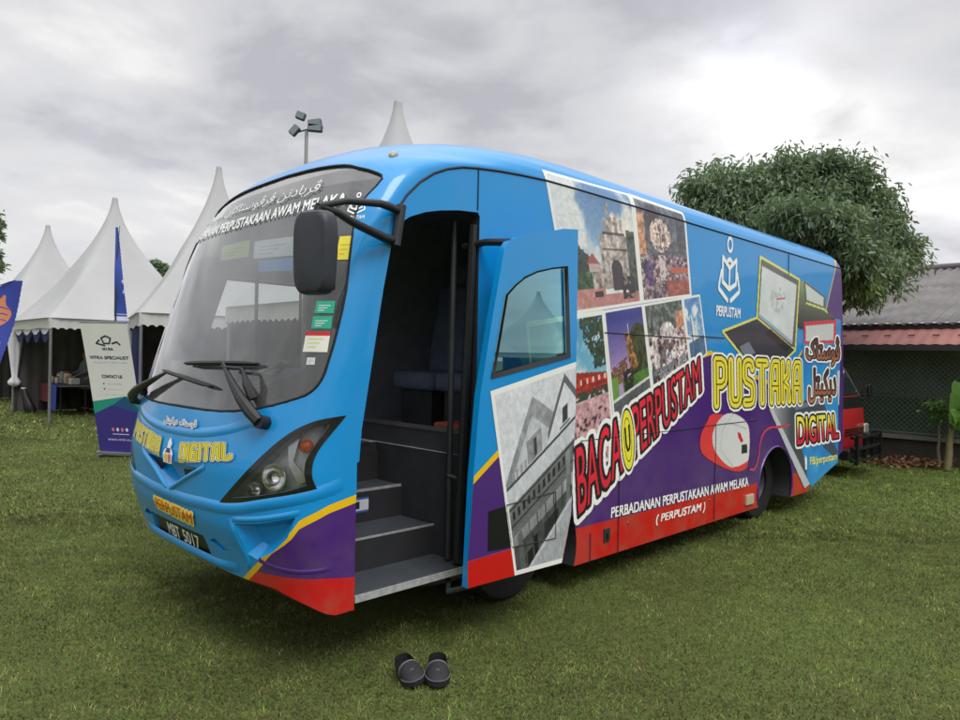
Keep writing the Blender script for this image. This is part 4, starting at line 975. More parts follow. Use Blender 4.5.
c.poly(catmull(red, 5, True), (222, 60, 62)); k = c.poly(catmull(wh, 5, True)); t = np.clip((c.X-c.x0)/c.w, 0, 1); c.lay(k, np.stack([206+26*t, 208+26*t, 208+26*t], -1))
c.line([P_([(733, 414), (722, 430), (720, 450), (733, 467)])], .006, (188, 191, 194)); c.poly(P_([(737, 432), (740, 433), (743, 441), (741, 443), (738, 438)]), (206, 40, 48)); c.poly(P_([(741, 444.5), (746.8, 444), (746.8, 453), (741, 453.5)]), (40, 48, 44)); c.line([P_([(746, 429), (733, 424), (724, 423)])], .006, (176, 180, 182))
c.mesh('mouse_picture', side(.0042), PRINT, bus)
c = canvas_px(746, 418, 792, 474, .010); c.line([catmull(P_([(750, 469.5), (755, 468), (758.5, 455), (760, 442), (764, 432), (771, 427.5), (780, 427), (789, 425)]), 6)], .018, (196, 70, 92)); c.mesh('cable_picture', side(.0046), PRINT, bus)
# rear corner: phones, tablet and water
c = canvas_px(764, 256, 842, 492, .009)
dg = (170, 176, 182)
k = c.poly(P_([(799, 281), (806, 281), (826, 298), (825, 309), (836, 317), (806, 330), (797, 328)])); t = np.clip((c.Y-pv(810, 325)[1])/.5, 0, 1); c.lay(k, np.stack([52+96*t, 54+110*t, 52+66*t], -1))
c.poly(P_([(803.6, 280.5), (825, 296.5), (824.5, 309), (804.5, 303.5)]), (84, 96, 70)); c.poly(P_([(805, 283.5), (823.4, 297.6), (823, 306.5), (806.5, 300)]), (206, 214, 210)); c.line([P_([(806, 303), (824, 309.5), (827, 312.5)])], .012, (214, 220, 120))
lo = P_([(836, 318), (841.5, 320), (843, 370), (838, 405), (838, 440), (840, 460), (811, 487), (809, 484), (797, 455), (800, 405), (800, 372), (803, 340)])
n = fbm(c.X, c.Y, 4, 81); k = c.poly(lo); c.lay(k, np.stack([30+40*n, 110+70*n, 190+40*n], -1))
c.poly(P_([(803.6, 321.8), (836, 319.6), (835.2, 343.5), (803.6, 344)]), (206, 56, 66)); c.poly(P_([(805.5, 326), (833.5, 323.5), (833, 340), (805.5, 341)]), (200, 208, 206))
k = c.poly(P_([(768.5, 408), (800, 402), (813, 398), (800, 440), (806, 470), (808, 486), (804, 488.5)])); t = np.clip((c.X-pv(770, 430)[0])/.55, 0, 1); c.lay(k, np.stack([186-110*t, 190-110*t, 194-108*t], -1))
c.poly(P_([(768.5, 408), (772, 407.5), (809.5, 484), (804.5, 488.5)]), (196, 202, 206)); c.poly(P_([(792, 405), (822, 396), (826, 411), (795, 414)]), (72, 80, 96)); c.poly(P_([(794, 406), (820, 398), (822, 403), (795, 410)]), (120, 126, 146))
c.poly(P_([(837, 371), (842.6, 371), (842.8, 408), (838, 405)]), (206, 214, 214)); c.poly(P_([(822, 446), (832, 440), (838, 452), (834, 458)]), (70, 84, 104))
c.mesh('phone_picture', side(.0038), PRINT, bus)
outlined(lambda cc: cc.text('FB/perpustam', .12, 0, 1.0, .16), 1.0, .16, 200, [(0, (232, 228, 96))], quad_fn([(805.5, 468.5), (836, 461.5), (836, 452.5), (805.5, 458)], off=.0065, w=1.0, h=.16), mg=.03, bold=.006)
c = Canvas(.2, .4, 20); c.poly([(.08, 0), (.14, 0), (.16, .3), (.1, .4), (.06, .3)], (236, 240, 240)); c.mesh('emblem', quad_fn([(802.5, 470), (808, 469), (807.5, 455), (802.5, 455)], off=.0065, w=.2, h=.4), MATT, bus)
# ---- panel gaps, latch, reflector
SEAM = mat('panel_joint_dark', C(22, 34, 52), .7)  # dark lines drawn along the joints between body panels
def seam(pts, r=.0045, off=.001): MB().tube([hull(a, b, off) for a, b in pts], r, 5).build('panel_gap', SEAM, bus, 60)
sm = [(.255, 2.45), (.31, 2.53), (.40, 2.617), (.50, 2.685), (.60, 2.73), (.72, 2.765), (.85, 2.785), (1.04, 2.806), (1.25, 2.822), (1.47, 2.834), (1.8, 2.838)]+[(u, 2.838+.006*u/7) for u in np.linspace(2.1, 7.18, 14)]
seam(sm, .0075); seam([(.850, 2.535), (.850, 2.785)], .005)
for a, b in (((604, 332.5), (690, 335.5)), ((690, 335.5), (724, 337.2)), ((580, 441), (700, 426.5)), ((700, 426.5), (757, 420)), ((619.5, 446), (620.5, 552)), ((715.5, 424), (715.5, 519)), ((788.5, 254), (788.5, 275)), ((590, 533), (591, 562))):
    A, B = pv(*a), pv(*b)
    if abs(A[0]-B[0]) < .12: B = (A[0], B[1])
    else: B = (B[0], A[1])
    seam([A, B], .0035, .0062)
A, B = pv(603.5, 529), pv(609, 541)
lt = MB().box(((A[0]+B[0])/2, -.004, (A[1]+B[1])/2), (B[0]-A[0], .012, A[1]-B[1])).build('skirt_latch', STEEL, bus, bevel=.003)
MB().box(((A[0]+B[0])/2, -.012, (A[1]+B[1])/2-.005), (.025, .01, .05)).build('catch', BLACKP, lt)
A, B = pv(745, 495.5), pv(752, 503)
MB().box(((A[0]+B[0])/2, -.010, (A[1]+B[1])/2), (B[0]-A[0], .026, A[1]-B[1])).build('side_marker_lamp', mat('lamp_cream', C(190, 176, 150), .3, coat=.4), bus, bevel=.005)
for x, y in ((628, 523), (710, 500)):
    a = pv(x, y); MB().lathe([(.010, -.008), (.010, .002)], (a[0], 0, a[1]), 'y', 10).build('skirt_stud', ALU, bus)
# ================================================================ TENTS
CANVAS = mat('tent_canvas', C(196, 197, 199), .75, var=.10, vscale=1.2, bump=.15, bscale=5)
VALANCE = mat('valance_canvas', C(196, 194, 194), .75, var=.12, vscale=4, bump=.2, bscale=14)
NAVY = mat('navy_cloth', C(30, 36, 92), .8, var=.3, vscale=6, bump=.3, bscale=12)
DARKWALL = mat('dark_drape', C(84, 80, 78), .85, var=.35, vscale=3, bump=.3, bscale=9)
WHITEC = mat('white_cloth', C(214, 214, 222), .8, var=.1, vscale=8, bump=.3, bscale=20)
BLUEC = mat('royal_blue_cloth', C(42, 62, 150), .75, var=.2, vscale=6, bump=.3, bscale=15)
def let_light_through(m, col, f):
    nt = m.node_tree; o = nt.nodes['Material Output']; t = nt.nodes.new('ShaderNodeBsdfTranslucent'); t.inputs[0].default_value = (*col, 1); mx = nt.nodes.new('ShaderNodeMixShader'); mx.inputs[0].default_value = f
    nt.links.new(nt.nodes['Principled BSDF'].outputs[0], mx.inputs[1]); nt.links.new(t.outputs[0], mx.inputs[2]); nt.links.new(mx.outputs[0], o.inputs[0])
let_light_through(CANVAS, (.76, .76, .75), .30)
HS, EV, PK = 1.85, 2.36, 5.6
def tent_roof():
    n = 48; rings = []
    for t in [0, .03, .08, .15, .22, .3, .38, .46, .55, .64, .73, .82, .9, .96, 1.0]:
        h = HS*((1-t)**1.47)+.065; e = 2/(2+18*(1-t)**2.2)
        sag = .10*math.sin(math.pi*min(1, t*2.2))*(t < .46)
        ring = []
        for k in range(n):
            a = 2*math.pi*(k+.5)/n; c, s = math.cos(a), math.sin(a)
            ring.append((h*math.copysign(abs(c)**e, c), h*math.copysign(abs(s)**e, s), EV+(PK-EV)*t-sag*abs(math.cos(2*a))))
        rings.append(ring)
    return MB().loft(rings)
def side_sheet(i, z0, z1, inset, nx=40, wave=.03, a0=-1.0, a1=1.0, zfn=None):
    """a hanging cloth along side i of the square"""
    rows = []
    for z in (0, .33, .66, 1):
        row = []
        for k in range(nx+1):
            t = a0+(a1-a0)*k/nx; w = wave*math.sin(k*1.9)*(1-z*.6)
            lo = z0+(zfn(k/nx) if zfn else 0)
            x, y = t*(HS-inset), -(HS-inset)+w
            r = Matrix.Rotation(i*math.pi/2, 2); p = r@Vector((x, y))
            row.append((p.x, p.y, lo+(z1-lo)*z))
        rows.append(row)
    return MB().grid(rows)
def make_tent():
    t = empty('pagoda_tent')
    tent_roof().build('roof', CANVAS, t, 55)
    MB().lathe([(.068, -.05), (.066, 0), (.06, .03), (.0, .04)], (0, 0, PK), n=16).build('finial_cap', VALANCE, t, 50)
    for i in range(4):
        side_sheet(i, EV-.26, EV+.005, -.012, 66, .012, zfn=lambda q: .045*abs(math.sin(q*math.pi*22))).build('valance', VALANCE, t, 60)
    for i in range(4):
        r = Matrix.Rotation(i*math.pi/2, 2); p = r@Vector((-HS+.03, -HS+.03))
        MB().tube([(p.x, p.y, 0), (p.x, p.y, EV)], .032, 8).build('pole', mat('galvanised', C(140, 142, 145), .4, .6, var=.2), t, 40)
        q = r@Vector((HS-.03, -HS+.03))
        MB().tube([(p.x, p.y, EV-.03), (q.x, q.y, EV-.03)], .025, 6).build('rail', MATS['galvanised'], t, 40)
    side_sheet(2, .02, EV-.05, .05, 40, .05).build('side_wall', DARKWALL, t, 60)
    side_sheet(1, .02, EV-.05, .05, 40, .05).build('side_wall', DARKWALL, t, 60)
    return t
tent0 = make_tent()
TS = [((48, 226), 'white pagoda tent with a pointed roof, farthest left and smallest of the tents', 1.0), ((115, 199), 'white pagoda tent with a stall table inside, behind the roll-up banner', 1.0),
      ((219, 168), 'white pagoda tent half hidden by the windscreen, its corner hung with blue cloth', 1.0), ((398, 103), 'white pagoda tent of which only the pointed tip shows above the bus roof', 1.0)]
tents = []
for i, (p, lab, sc) in enumerate(TS):
    t = tent0 if i == 0 else copy_tree(tent0)
    d = ray(*p); k = (PK-EYE)/d[2]; t.location = (d[0]*k, d[1]*k, 0); t.rotation_euler.z = AZ if i != 2 else R(30); t.scale = (1, 1, 1) if i != 2 else (.85, .85, 1)
    tag(t, lab, 'tent', 'white pagoda tents'); tents.append(t)
tb, tc_ = tents[1], tents[2]
# stall tent: swags, gathered curtain at the near pole; the next tent's blue curtain
for a0, a1 in ((-.93, -.45), (-.45, .03), (.03, .5), (.5, .95)):
    side_sheet(3, EV-.30, EV-.18, .04, 24, .01, a0, a1, zfn=lambda q: -.26*math.sin(math.pi*q)).build('swag', NAVY, tb, 60)
    side_sheet(3, EV-.24, EV-.17, .02, 24, .01, a0, a1, zfn=lambda q: -.13*math.sin(math.pi*q)).build('swag', WHITEC, tb, 60)
def curtain(x, y, name, par, m, w=.30):
    rings = []
    for z, r in ((.66, .03), (.72, .13), (.80, .14), (.92, .06), (1.2, .09), (1.6, .13), (2.0, .17), (2.3, .20)):
        rings.append([(x+r*w*3.2*math.cos(a)*(1+.2*math.sin(5*a)), y+r*.8*math.sin(a)*(1+.2*math.sin(5*a)), z) for a in np.linspace(0, 2*math.pi, 24, endpoint=False)])
    return MB().loft(rings).build(name, m, par, 60)
curtain(-HS+.05, HS-.10, 'curtain', tb, WHITEC)
curtain(-HS+.05, HS-.35, 'curtain', tc_, WHITEC)
side_sheet(3, .02, EV-.2, .04, 30, .05, -.75, .2).build('curtain', NAVY, tc_, 60)
side_sheet(3, .9, EV-.2, .06, 30, .05, .25, .95).build('curtain', NAVY, tc_, 60)
# stall inside the second tent
stall = tb.location+Vector((UX[0]*-.85+VX[0]*.95, UX[1]*-.85+VX[1]*.95, 0))
SR = R(-45.3)
def tw(dx, dy, z=0):
    q = Matrix.Rotation(SR, 2)@Vector((dx, dy)); return Vector((stall.x+q.x, stall.y+q.y, z))
tbl = empty('trestle_table', tw(0, 0), SR); tag(tbl, 'long stall table under the tent with maroon and blue cloths', 'table')
MB().box((0, 0, .73), (1.74, .7, .035)).build('tabletop', mat('table_wood', C(150, 130, 105), .6, var=.2), tbl)
for x in (-.8, .8):
    for y in (-.28, .28): MB().tube([(x, y, 0), (x, y, .72)], .018, 6).build('leg', STEEL, tbl)
def cloth(x0, x1, m, name, lab, drop):
    rows = []
    for y, z in ((.37, .755), (-.37, .757), (-.385, .72), (-.39, .75-drop*.5), (-.40, .75-drop)):
        rows.append([(x, y+(.02*math.sin(x*22) if z < .7 else 0), z) for x in np.linspace(x0, x1, 24)])
    o = MB().grid(rows).build(name, m, None, 60); o.location = tw(0, 0); o.rotation_euler.z = SR; tag(o, lab, 'tablecloth'); return o
cloth(-.86, .10, mat('maroon_cloth', C(96, 40, 48), .8, var=.2, vscale=6), 'tablecloth', 'maroon tablecloth on the stall table inside the tent', .45)
cloth(.12, .86, BLUEC, 'tablecloth', 'bright blue tablecloth hanging in front of the stall table', .62)
JAR = mat('jar_plastic', C(200, 196, 186), .35, var=.2); LIDM = mat('jar_lid', C(150, 60, 50), .4, var=.1)
jar = empty('jar'); MB().lathe([(.05, 0), (.055, .02), (.055, .14), (.04, .16)], n=16).build('container', JAR, jar, 50); MB().lathe([(.046, .155), (.046, .185), (.02, .19)], n=16).build('lid', LIDM, jar, 50)
for i, (x, y, s, lab) in enumerate(((-.78, -.1, 1.1, 'small jar at the left end of the stall table'), (-.62, .05, 1.6, 'tall jar near the left end of the stall table'), (-.30, -.1, 1.0, 'small jar standing in the middle of the maroon cloth'), (-.1, .1, 1.7, 'tall jar between the two cloths on the stall table'))):
    j = jar if i == 0 else copy_tree(jar)
    j.location = tw(x, y, .76); j.scale = (s, s, s); tag(j, lab, 'jar', 'jars on the stall table')
for i, (x, h, col, lab) in enumerate(((-.46, .30, (186, 188, 186), 'pale stacked tray box on the maroon cloth of the stall'), (.02, .20, (176, 150, 110), 'brown carton on the stall table beside the blue cloth'), (.4, .16, (214, 210, 200), 'white carton on the blue tablecloth'))):
    b = empty('carton', tw(x, .12, .76), SR); tag(b, lab, 'box')
    MB().box((0, 0, h/2), (.26, .2, h)).build('case', mat('carton_%s' % 'abc'[i], C(*col), .7, var=.15), b, bevel=.006); MB().box((0, 0, h+.004), (.27, .05, .006)).build('tape', mat('tape_tan', C(170, 140, 100), .5), b)
back = empty('trestle_table', tw(.0, 1.35), SR); tag(back, 'second stall table at the back of the tent, piled with goods', 'table')
MB().box((0, 0, .73), (2.2, .6, .035)).build('tabletop', MATS['table_wood'], back)
for x in (-1.0, 1.0):
    for y in (-.24, .24): MB().tube([(x, y, 0), (x, y, .72)], .018, 6).build('leg', STEEL, back)
GOODS = [(-.95, .34, .26, (196, 190, 178), 'tall pale box on the back table, nearest the tent pole'), (-.62, .22, .30, (150, 112, 84), 'brown box on the back table, second from the tent pole'), (-.28, .42, .24, (120, 130, 138), 'tall grey box on the back table, third from the tent pole'),
         (.05, .20, .30, (190, 90, 70), 'red box in the middle of the back table'), (.40, .30, .24, (206, 196, 150), 'cream box on the back table beside the red one'), (.76, .38, .28, (90, 110, 96), 'green box at the far end of the back table')]
for i, (x, h, w_, col, lab) in enumerate(GOODS):
    b = empty('goods_box', tw(x, 1.35, .75), SR+R((i*37) % 20-10)); tag(b, lab, 'box', 'boxes of goods on the back table')
    MB().box((0, 0, h/2), (w_, .22, h)).build('case', mat('goods_%s' % 'abcdef'[i], C(*col), .7, var=.2), b, bevel=.008); MB().box((0, 0, h+.012), (w_+.012, .232, .024)).build('lid', mat('goods_lid', C(180, 176, 168), .6), b)
# ---- the two stallholders: one skinned body each, clothes and headscarf as their own pieces
def person(loc, rz, skin, shirt, trousers, scarf, lab, height=1.6, armfwd=.25):
    root = empty('person', loc, rz); tag(root, lab, 'person', 'stallholders in the tent')
    k = height/1.7
    J = {'pelvis': (0, 0, .92, .125), 'waist': (0, 0, 1.08, .115), 'chest': (0, -.01, 1.28, .135), 'neckb': (0, .0, 1.42, .065), 'neck': (0, -.01, 1.47, .052), 'chin': (0, -.03, 1.53, .066), 'head': (0, -.015, 1.61, .095), 'crown': (0, .0, 1.68, .06), 'nose': (0, -.12, 1.585, .014)}
    E = [('pelvis', 'waist'), ('waist', 'chest'), ('chest', 'neckb'), ('neckb', 'neck'), ('neck', 'chin'), ('chin', 'head'), ('head', 'crown'), ('head', 'nose')]
    for s, n in ((-1, 'l'), (1, 'r')):
        J.update({n+'sh': (s*.17, 0, 1.38, .062), n+'el': (s*.23, -.02-armfwd*.2, 1.12, .043), n+'wr': (s*.20, -.10-armfwd, .95+armfwd*.25, .030), n+'pm': (s*.195, -.155-armfwd, .925+armfwd*.25, .036),
                  n+'hip': (s*.09, 0, .86, .098), n+'kn': (s*.10, -.02, .48, .062), n+'an': (s*.10, .02, .09, .042), n+'to': (s*.11, -.14, .03, .036)})
        E += [('chest', n+'sh'), (n+'sh', n+'el'), (n+'el', n+'wr'), (n+'wr', n+'pm'), ('pelvis', n+'hip'), (n+'hip', n+'kn'), (n+'kn', n+'an'), (n+'an', n+'to')]
        x, y, z, _ = J[n+'pm']
        for f in range(4):
            a = n+'f%d' % f; b = n+'g%d' % f; dx = (f-1.5)*.02; ln = (.052, .062, .058, .046)[f]
            J[a] = (x+dx, y-ln*.6, z-.012, .0095); J[b] = (x+dx*1.05, y-ln, z-.045, .0085); E += [(n+'pm', a), (a, b)]
        J[n+'th'] = (x-s*.045, y-.02, z-.01, .010); J[n+'ti'] = (x-s*.06, y-.055, z-.025, .009); E += [(n+'pm', n+'th'), (n+'th', n+'ti')]
    names = list(J); me = bpy.data.meshes.new('body'); me.from_pydata([tuple(c*k for c in J[q][:3]) for q in names], [(names.index(a), names.index(b)) for a, b in E], [])
    o = bpy.data.objects.new('body', me); COL.objects.link(o)
    md = o.modifiers.new('skin', 'SKIN'); 
    for v, q in zip(me.skin_vertices[0].data, names): v.radius = (J[q][3]*k, J[q][3]*k); v.use_root = q == 'pelvis'
    ss = o.modifiers.new('sub', 'SUBSURF'); ss.levels = 2; ss.render_levels = 2
    dg = bpy.context.evaluated_depsgraph_get(); dg.update(); nm = bpy.data.meshes.new_from_object(o.evaluated_get(dg)); o.modifiers.clear(); o.data = nm; nm.materials.clear(); nm.materials.append(skin); nm.shade_smooth(); o.parent = root
    ell = lambda z, a, b, y=0: [(a*k*math.cos(t), (y+b*math.sin(t))*k, z*k) for t in np.linspace(0, 2*math.pi, 24, endpoint=False)]
    MB().loft([ell(.62, .23, .19), ell(.8, .215, .175), ell(.95, .20, .165), ell(1.1, .175, .145), ell(1.28, .20, .155), ell(1.40, .175, .11), ell(1.445, .085, .075)]).build('tunic', shirt, root, 60)
    for s, n in ((-1, 'l'), (1, 'r')):
        g = lambda q: Vector(J[q][:3])*k
        MB().tube([g(n+'sh')+Vector((-s*.03, 0, .01)), g(n+'el'), g(n+'el').lerp(g(n+'wr'), .85)], [.078*k, .062*k, .048*k], 12).build('sleeve', shirt, root, 60)
        MB().tube([g(n+'hip'), g(n+'kn'), g(n+'an')+Vector((0, 0, .02))], [.118*k, .085*k, .072*k], 12).build('trouser_leg', trousers, root, 60)
        MB().box((J[n+'an'][0]*k, -.07*k, .035), (.085, .24, .07)).build('shoe', BLACKP, root, 60, bevel=.02)
        MB().lathe([(.001, -.009), (.008, -.004), (.009, .004), (.001, .009)], (s*.033*k, -.104*k, 1.615*k), 'y', 10).build('eye', mat('eye_dark', C(20, 18, 18), .2), root, 50)
    MB().box((0, -.098*k, 1.548*k), (.045*k, .012, .009)).build('mouth', mat('lip', C(130, 70, 66), .5), root, bevel=.003)
    if scarf is None:
        MB().loft([ell(1.60, .098, .075, .035), ell(1.66, .100, .095, .01), ell(1.71, .075, .078, .005), ell(1.735, .03, .03)]).build('hair', mat('hair_black', C(20, 18, 18), .5), root, 60)
    else:
        rows = []
        for z, a, b, y in ((1.30, .20, .17, 0), (1.40, .16, .13, .0), (1.47, .10, .10, .0), (1.55, .108, .108, .0), (1.63, .112, .115, .01), (1.70, .085, .09, .01), (1.74, .03, .03, .01)):
            op = .62 if 1.5 < z < 1.68 else .05
            rows.append([(a*k*math.cos(t), (y+b*math.sin(t))*k, z*k) for t in np.linspace(-math.pi/2+op, 1.5*math.pi-op, 28)])
        MB().grid(rows).build('headscarf', scarf, root, 70)
    return root
SK = mat('skin_tan', C(176, 128, 100), .55, var=.1)
person(tw(-.42, .62), SR+R(10), SK, mat('dark_shirt', C(122, 130, 128), .8, var=.2), mat('dark_trousers', C(34, 34, 38), .8), None, 'person in a dark shirt standing behind the maroon cloth of the stall', 1.62)
person(tw(.55, .80), SR+R(16), SK, mat('charcoal_tunic', C(112, 122, 116), .8, var=.2), mat('dark_trousers', C(34, 34, 38), .8), mat('orange_scarf', C(205, 120, 74), .7, var=.15), 'person in an orange headscarf and dark tunic standing behind the blue cloth', 1.58)
sb = empty('sandbag', on_ground(27, 412)); tag(sb, 'black cloth weight bag slumped at the foot of the tent pole', 'bag')
MB().loft([[(r*math.cos(a)+dx, r*.7*math.sin(a), z) for a in np.linspace(0, 2*math.pi, 16, endpoint=False)] for z, r, dx in ((0, .12, .10), (.08, .16, .08), (.25, .12, .02), (.45, .08, -.06), (.62, .05, -.10), (.68, .02, -.11))]).build('sack', BLACKP, sb, 60)
MB().lathe([(.055, .60), (.062, .62), (.055, .64)], (-.10, 0, 0), n=12).build('tie', WHITEC, sb, 60)
# ================================================================ BANNER, FLAGS
bb = on_ground(121.5, 456); nrm = Vector((-.20, -.98, 0)); 
bn = empty('roll_up_banner', bb, math.atan2(nrm.x, -nrm.y)); tag(bn, 'white and purple roll-up banner standing on the grass beside the bus', 'banner')
LEAN = -math.tan(R(10)); BW, BH = .82, 2.02
bfn = lambda a, b: Vector((-BW/2+a*BW-.10*b, .02+LEAN*b*BH+.02*math.sin(b*3), .06+b*BH))
c = Canvas(1, 2.5, 150); y = c.Y/2.5; x = c.X
c.rect(0, 0, 1, 2.5, (226, 226, 224)); c.poly([(0, .98), (.0, .72), (1, .72), (1, .98), (.75, 1.10)], (36, 150, 130)); c.poly([(.1, .72), (.72, 1.10), (.98, .86), (1, .6), (0, .6)], (34, 84, 130)); c.poly([(0, 0), (1, 0), (1, .76), (.42, .92), (0, .74)], (58, 50, 132))
INK = (90, 90, 104)
def tx(s, x0, y0, x1, y1, col, b=1): c.lay(dilate(c.text(s, x0, y0, x1, y1), b) if b else c.text(s, x0, y0, x1, y1), col)
c.line([[(.35, 2.16), (.28, 2.10), (.45, 2.06)], [(.4, 2.2), (.5, 2.24), (.6, 2.2), (.56, 2.1), (.44, 2.1), (.4, 2.2)], [(.62, 2.1), (.72, 2.13), (.78, 2.08)]], .018, (50, 50, 56)); tx('VITRA', .38, 1.97, .62, 2.02, (40, 40, 46))
tx('VITRA SPECIALIST', .08, 1.80, .92, 1.86, INK); tx('QUALITY SERVICES', .14, 1.72, .88, 1.75, (150, 150, 160), 0); tx('CONTACT US', .28, 1.44, .72, 1.50, INK)
c.disc(.30, 1.33, .02, .02, INK); tx('012 345 6789', .38, 1.31, .70, 1.345, (150, 150, 160), 0); c.disc(.30, 1.23, .02, .02, INK); tx('find us online', .38, 1.21, .70, 1.245, (150, 150, 160), 0); tx('your local team', .30, 1.10, .72, 1.13, (170, 170, 176), 0)
for i, cc in enumerate(((230, 120, 130), (225, 225, 235), (230, 130, 140), (225, 225, 235))): c.disc(.36+.10*i, .44, .028, .035, cc)
c.rect(.34, .345, .70, .355, (220, 220, 235)); tx('www.visit-us.com', .22, .22, .88, .27, (220, 220, 235), 0)
c.mesh('printed_panel', lambda a, b: bfn(a, b/2.5), MATT, bn)
MB().box((0, .05, .03), (BW+.06, .16, .06)).build('base', ALU, bn, bevel=.01); MB().tube([bfn(0, 1)+Vector((0, .008, 0)), bfn(1, 1)+Vector((0, .008, 0))], .014, 8).build('top_rail', ALU, bn)
MB().tube([Vector((0, .09, .05)), bfn(.5, 1)+Vector((0, .03, -.02))], .009, 6).build('pole', ALU, bn)
for sx in (-.3, .3): MB().box((sx, -.02, .012), (.05, .30, .024)).build('foot', ALU, bn)
FLAGP = mat('flag_pole', C(60, 62, 66), .4, .3)
def flag(loc, rz, rows_fn, canvas_fn, lab, poles):
    f = empty('feather_flag', loc, rz); tag(f, lab, 'flag', 'blue feather flags'); c = canvas_fn(); c.mesh('cloth', rows_fn, colour_mat('flag_cloth', .7), f)
    MB().tube(poles, [.016]*(len(poles)-3)+[.012, .008, .005], 6).build('pole', FLAGP, f, 50); MB().lathe([(.18, 0), (.18, .03), (.03, .05), (.025, .25)], n=16).build('base', FLAGP, f, 50)
# the slim one above the banner, seen nearly edge-on
p = at(115, 352, 12.6); p.z = 0
def fc1():
    c = Canvas(.7, 1.75, 60); e = np.clip(c.Y/1.75, 0, 1); c.lay(c.X < .7, (48, 74, 160)); c.rect(0, .02, .7, .10, (200, 206, 226)); c.rect(0, .13, .7, .15, (200, 206, 226)); c.line([[(.25, .55), (.35, .68), (.22, .75)]], .03, (190, 200, 225)); c.m &= c.X < .07+.30*(1-e); return c
flag(p, R(22), lambda a, b: Vector((a*.62-.03, .03*math.sin(b*5+a*4), 2.18+b*.98)), fc1, 'slim blue feather flag rising above the roll-up banner', [(0, 0, .02), (0, 0, 1.5), (0, 0, 2.6), (0, 0, 3.3), (.02, 0, 3.6), (.04, 0, 3.92)])
# the broad one cut by the picture's edge
p = at(-13, 420, 11.2); p.z = 0
def fc2():
    c = Canvas(.75, 2.2, 70); X, Y = c.X, c.Y; e = np.clip(Y/2.2, 0, 1)
    c.lay((X > .02) & (X < .40+.36*e**.7) & (Y < 2.2-.75*np.clip(.62-X, 0, 1)**2*2.0), (52, 66, 158))
    q = catmull([(.40, 1.42), (.56, 1.52), (.60, 1.66), (.50, 1.80), (.47, 1.96), (.36, 1.84), (.24, 1.70), (.26, 1.52)], 5, True); c.poly(q, (208, 130, 90))
    for k in range(3): c.line([catmull([(.30, 1.50+.1*k), (.42, 1.55+.1*k), (.54, 1.52+.1*k)], 5)], .010, (52, 66, 158))
    for k in range(4): c.lay(c.text(('selamat', 'datang', 'ke', 'gerai')[k], .20, 1.12-.12*k, .52-.05*k, 1.18-.12*k), (220, 222, 235))
    return c
flag(p, R(4), lambda a, b: Vector((a-.46+.11*b, .04*math.sin(b*3+a*5), .62+b*.97)), fc2, 'broad blue feather flag with an orange drop emblem at the left picture edge', [(.30-.62, 0, .02), (-.32, 0, .8), (-.28, 0, 1.6), (-.16, 0, 2.3), (.02, 0, 2.62), (.40, 0, 2.76)])
# ================================================================ FLOODLIGHT POLE
fp = at(306, 160, 40); fl = empty('floodlight_mast', (fp.x, fp.y, 0)); tag(fl, 'tall grey mast with four floodlights behind the bus', 'floodlight')
zt = at(306.5, 131, 40).z
MB().tube([(0, 0, 0), (0, 0, zt*.5), (0, 0, zt)], [.16, .13, .10], 12).build('pole', mat('mast_grey', C(150, 152, 156), .5, .4), fl, 50)
MB().box((.1, 0, zt+.1), (1.2, .07, .07), M=Matrix.Rotation(R(-16), 3, 'Y')).build('crossarm', STEEL, fl)
LMP = mat('lamp_case', C(70, 82, 96), .5, .3)
for dx, dz_, ry, sx in ((-.32, .62, 20, .55), (-.66, -.22, -50, .62), (.50, .22, -8, .78), (.52, -.06, 4, .85)):
    M = Matrix.Rotation(R(ry), 3, 'Y')
    h = MB().box((dx, -.1, zt+.2+dz_), (sx, .35, .44), M=M).build('lamp_head', LMP, fl, bevel=.08)
    MB().box(Vector((dx, -.1, zt+.2+dz_))+M@Vector((0, -.185, 0)), (sx*.85, .03, .34), M=M).build('lens', mat('lamp_face', C(120, 130, 140), .3), h)
# ================================================================ HOUSE BEHIND, IN LINE WITH THE BUS'S BACK
hw = bus_world(11.74, .5, 0); house = empty('house', hw, AZ)
tag(house, 'low house with a grey corrugated roof, red lower roof and wire mesh front', 'house')
def corrugated(u0, z0, u1, z1, v0, v1, pitch, amp, thick=.012):
    nv = int((v1-v0)/pitch*8); rows = []
    for t in (0, .5, 1):
        rows.append([(u0+(u1-u0)*t, v, z0+(z1-z0)*t+amp*math.sin(2*math.pi*v/pitch)) for v in np.linspace(v0, v1, nv)])
    m = MB().grid(rows); return m
GR = mat('weathered_roof_sheet', C(112, 108, 106), .7, var=.45, vscale=1.4, col2=C(78, 76, 78)); RR = mat('faded_red_sheet', C(150, 98, 92), .7, var=.25, vscale=1.8)
corrugated(.10, 2.40, 6.6, 4.12, -8, 9.5, .18, .022).build('roof', GR, house, 60)
MB().tube([(6.6, -8, 4.14), (6.6, 9.5, 4.14)], .10, 8).build('ridge_cap', GR, house, 50)
corrugated(-.62, 2.02, .28, 2.36, -8, 9.5, .18, .006).build('porch_roof', RR, house, 60)
rt = bpy.data.objects  # screws along the red sheet
m = MB()
for k in range(40): m.box((-.25, -6+.36*k, 2.185), (.02, .10, .02))
m.build('sheet_laps', mat('rust', C(90, 50, 44), .8), house)
MB().box((.16, .75, 2.36), (.05, 17.4, .10)).build('fascia', mat('dark_fascia', C(52, 50, 52), .7, var=.2), house)
MB().box((-.60, .75, 1.965), (.04, 17.4, .09)).build('gutter', mat('dark_fascia', C(52, 50, 52)), house)
MB().box((.05, .75, .20), (.22, 17.4, .40)).build('low_wall', mat('mossy_wall', C(74, 72, 62), .85, var=.5, vscale=2.5, bump=.4, bscale=20), house)
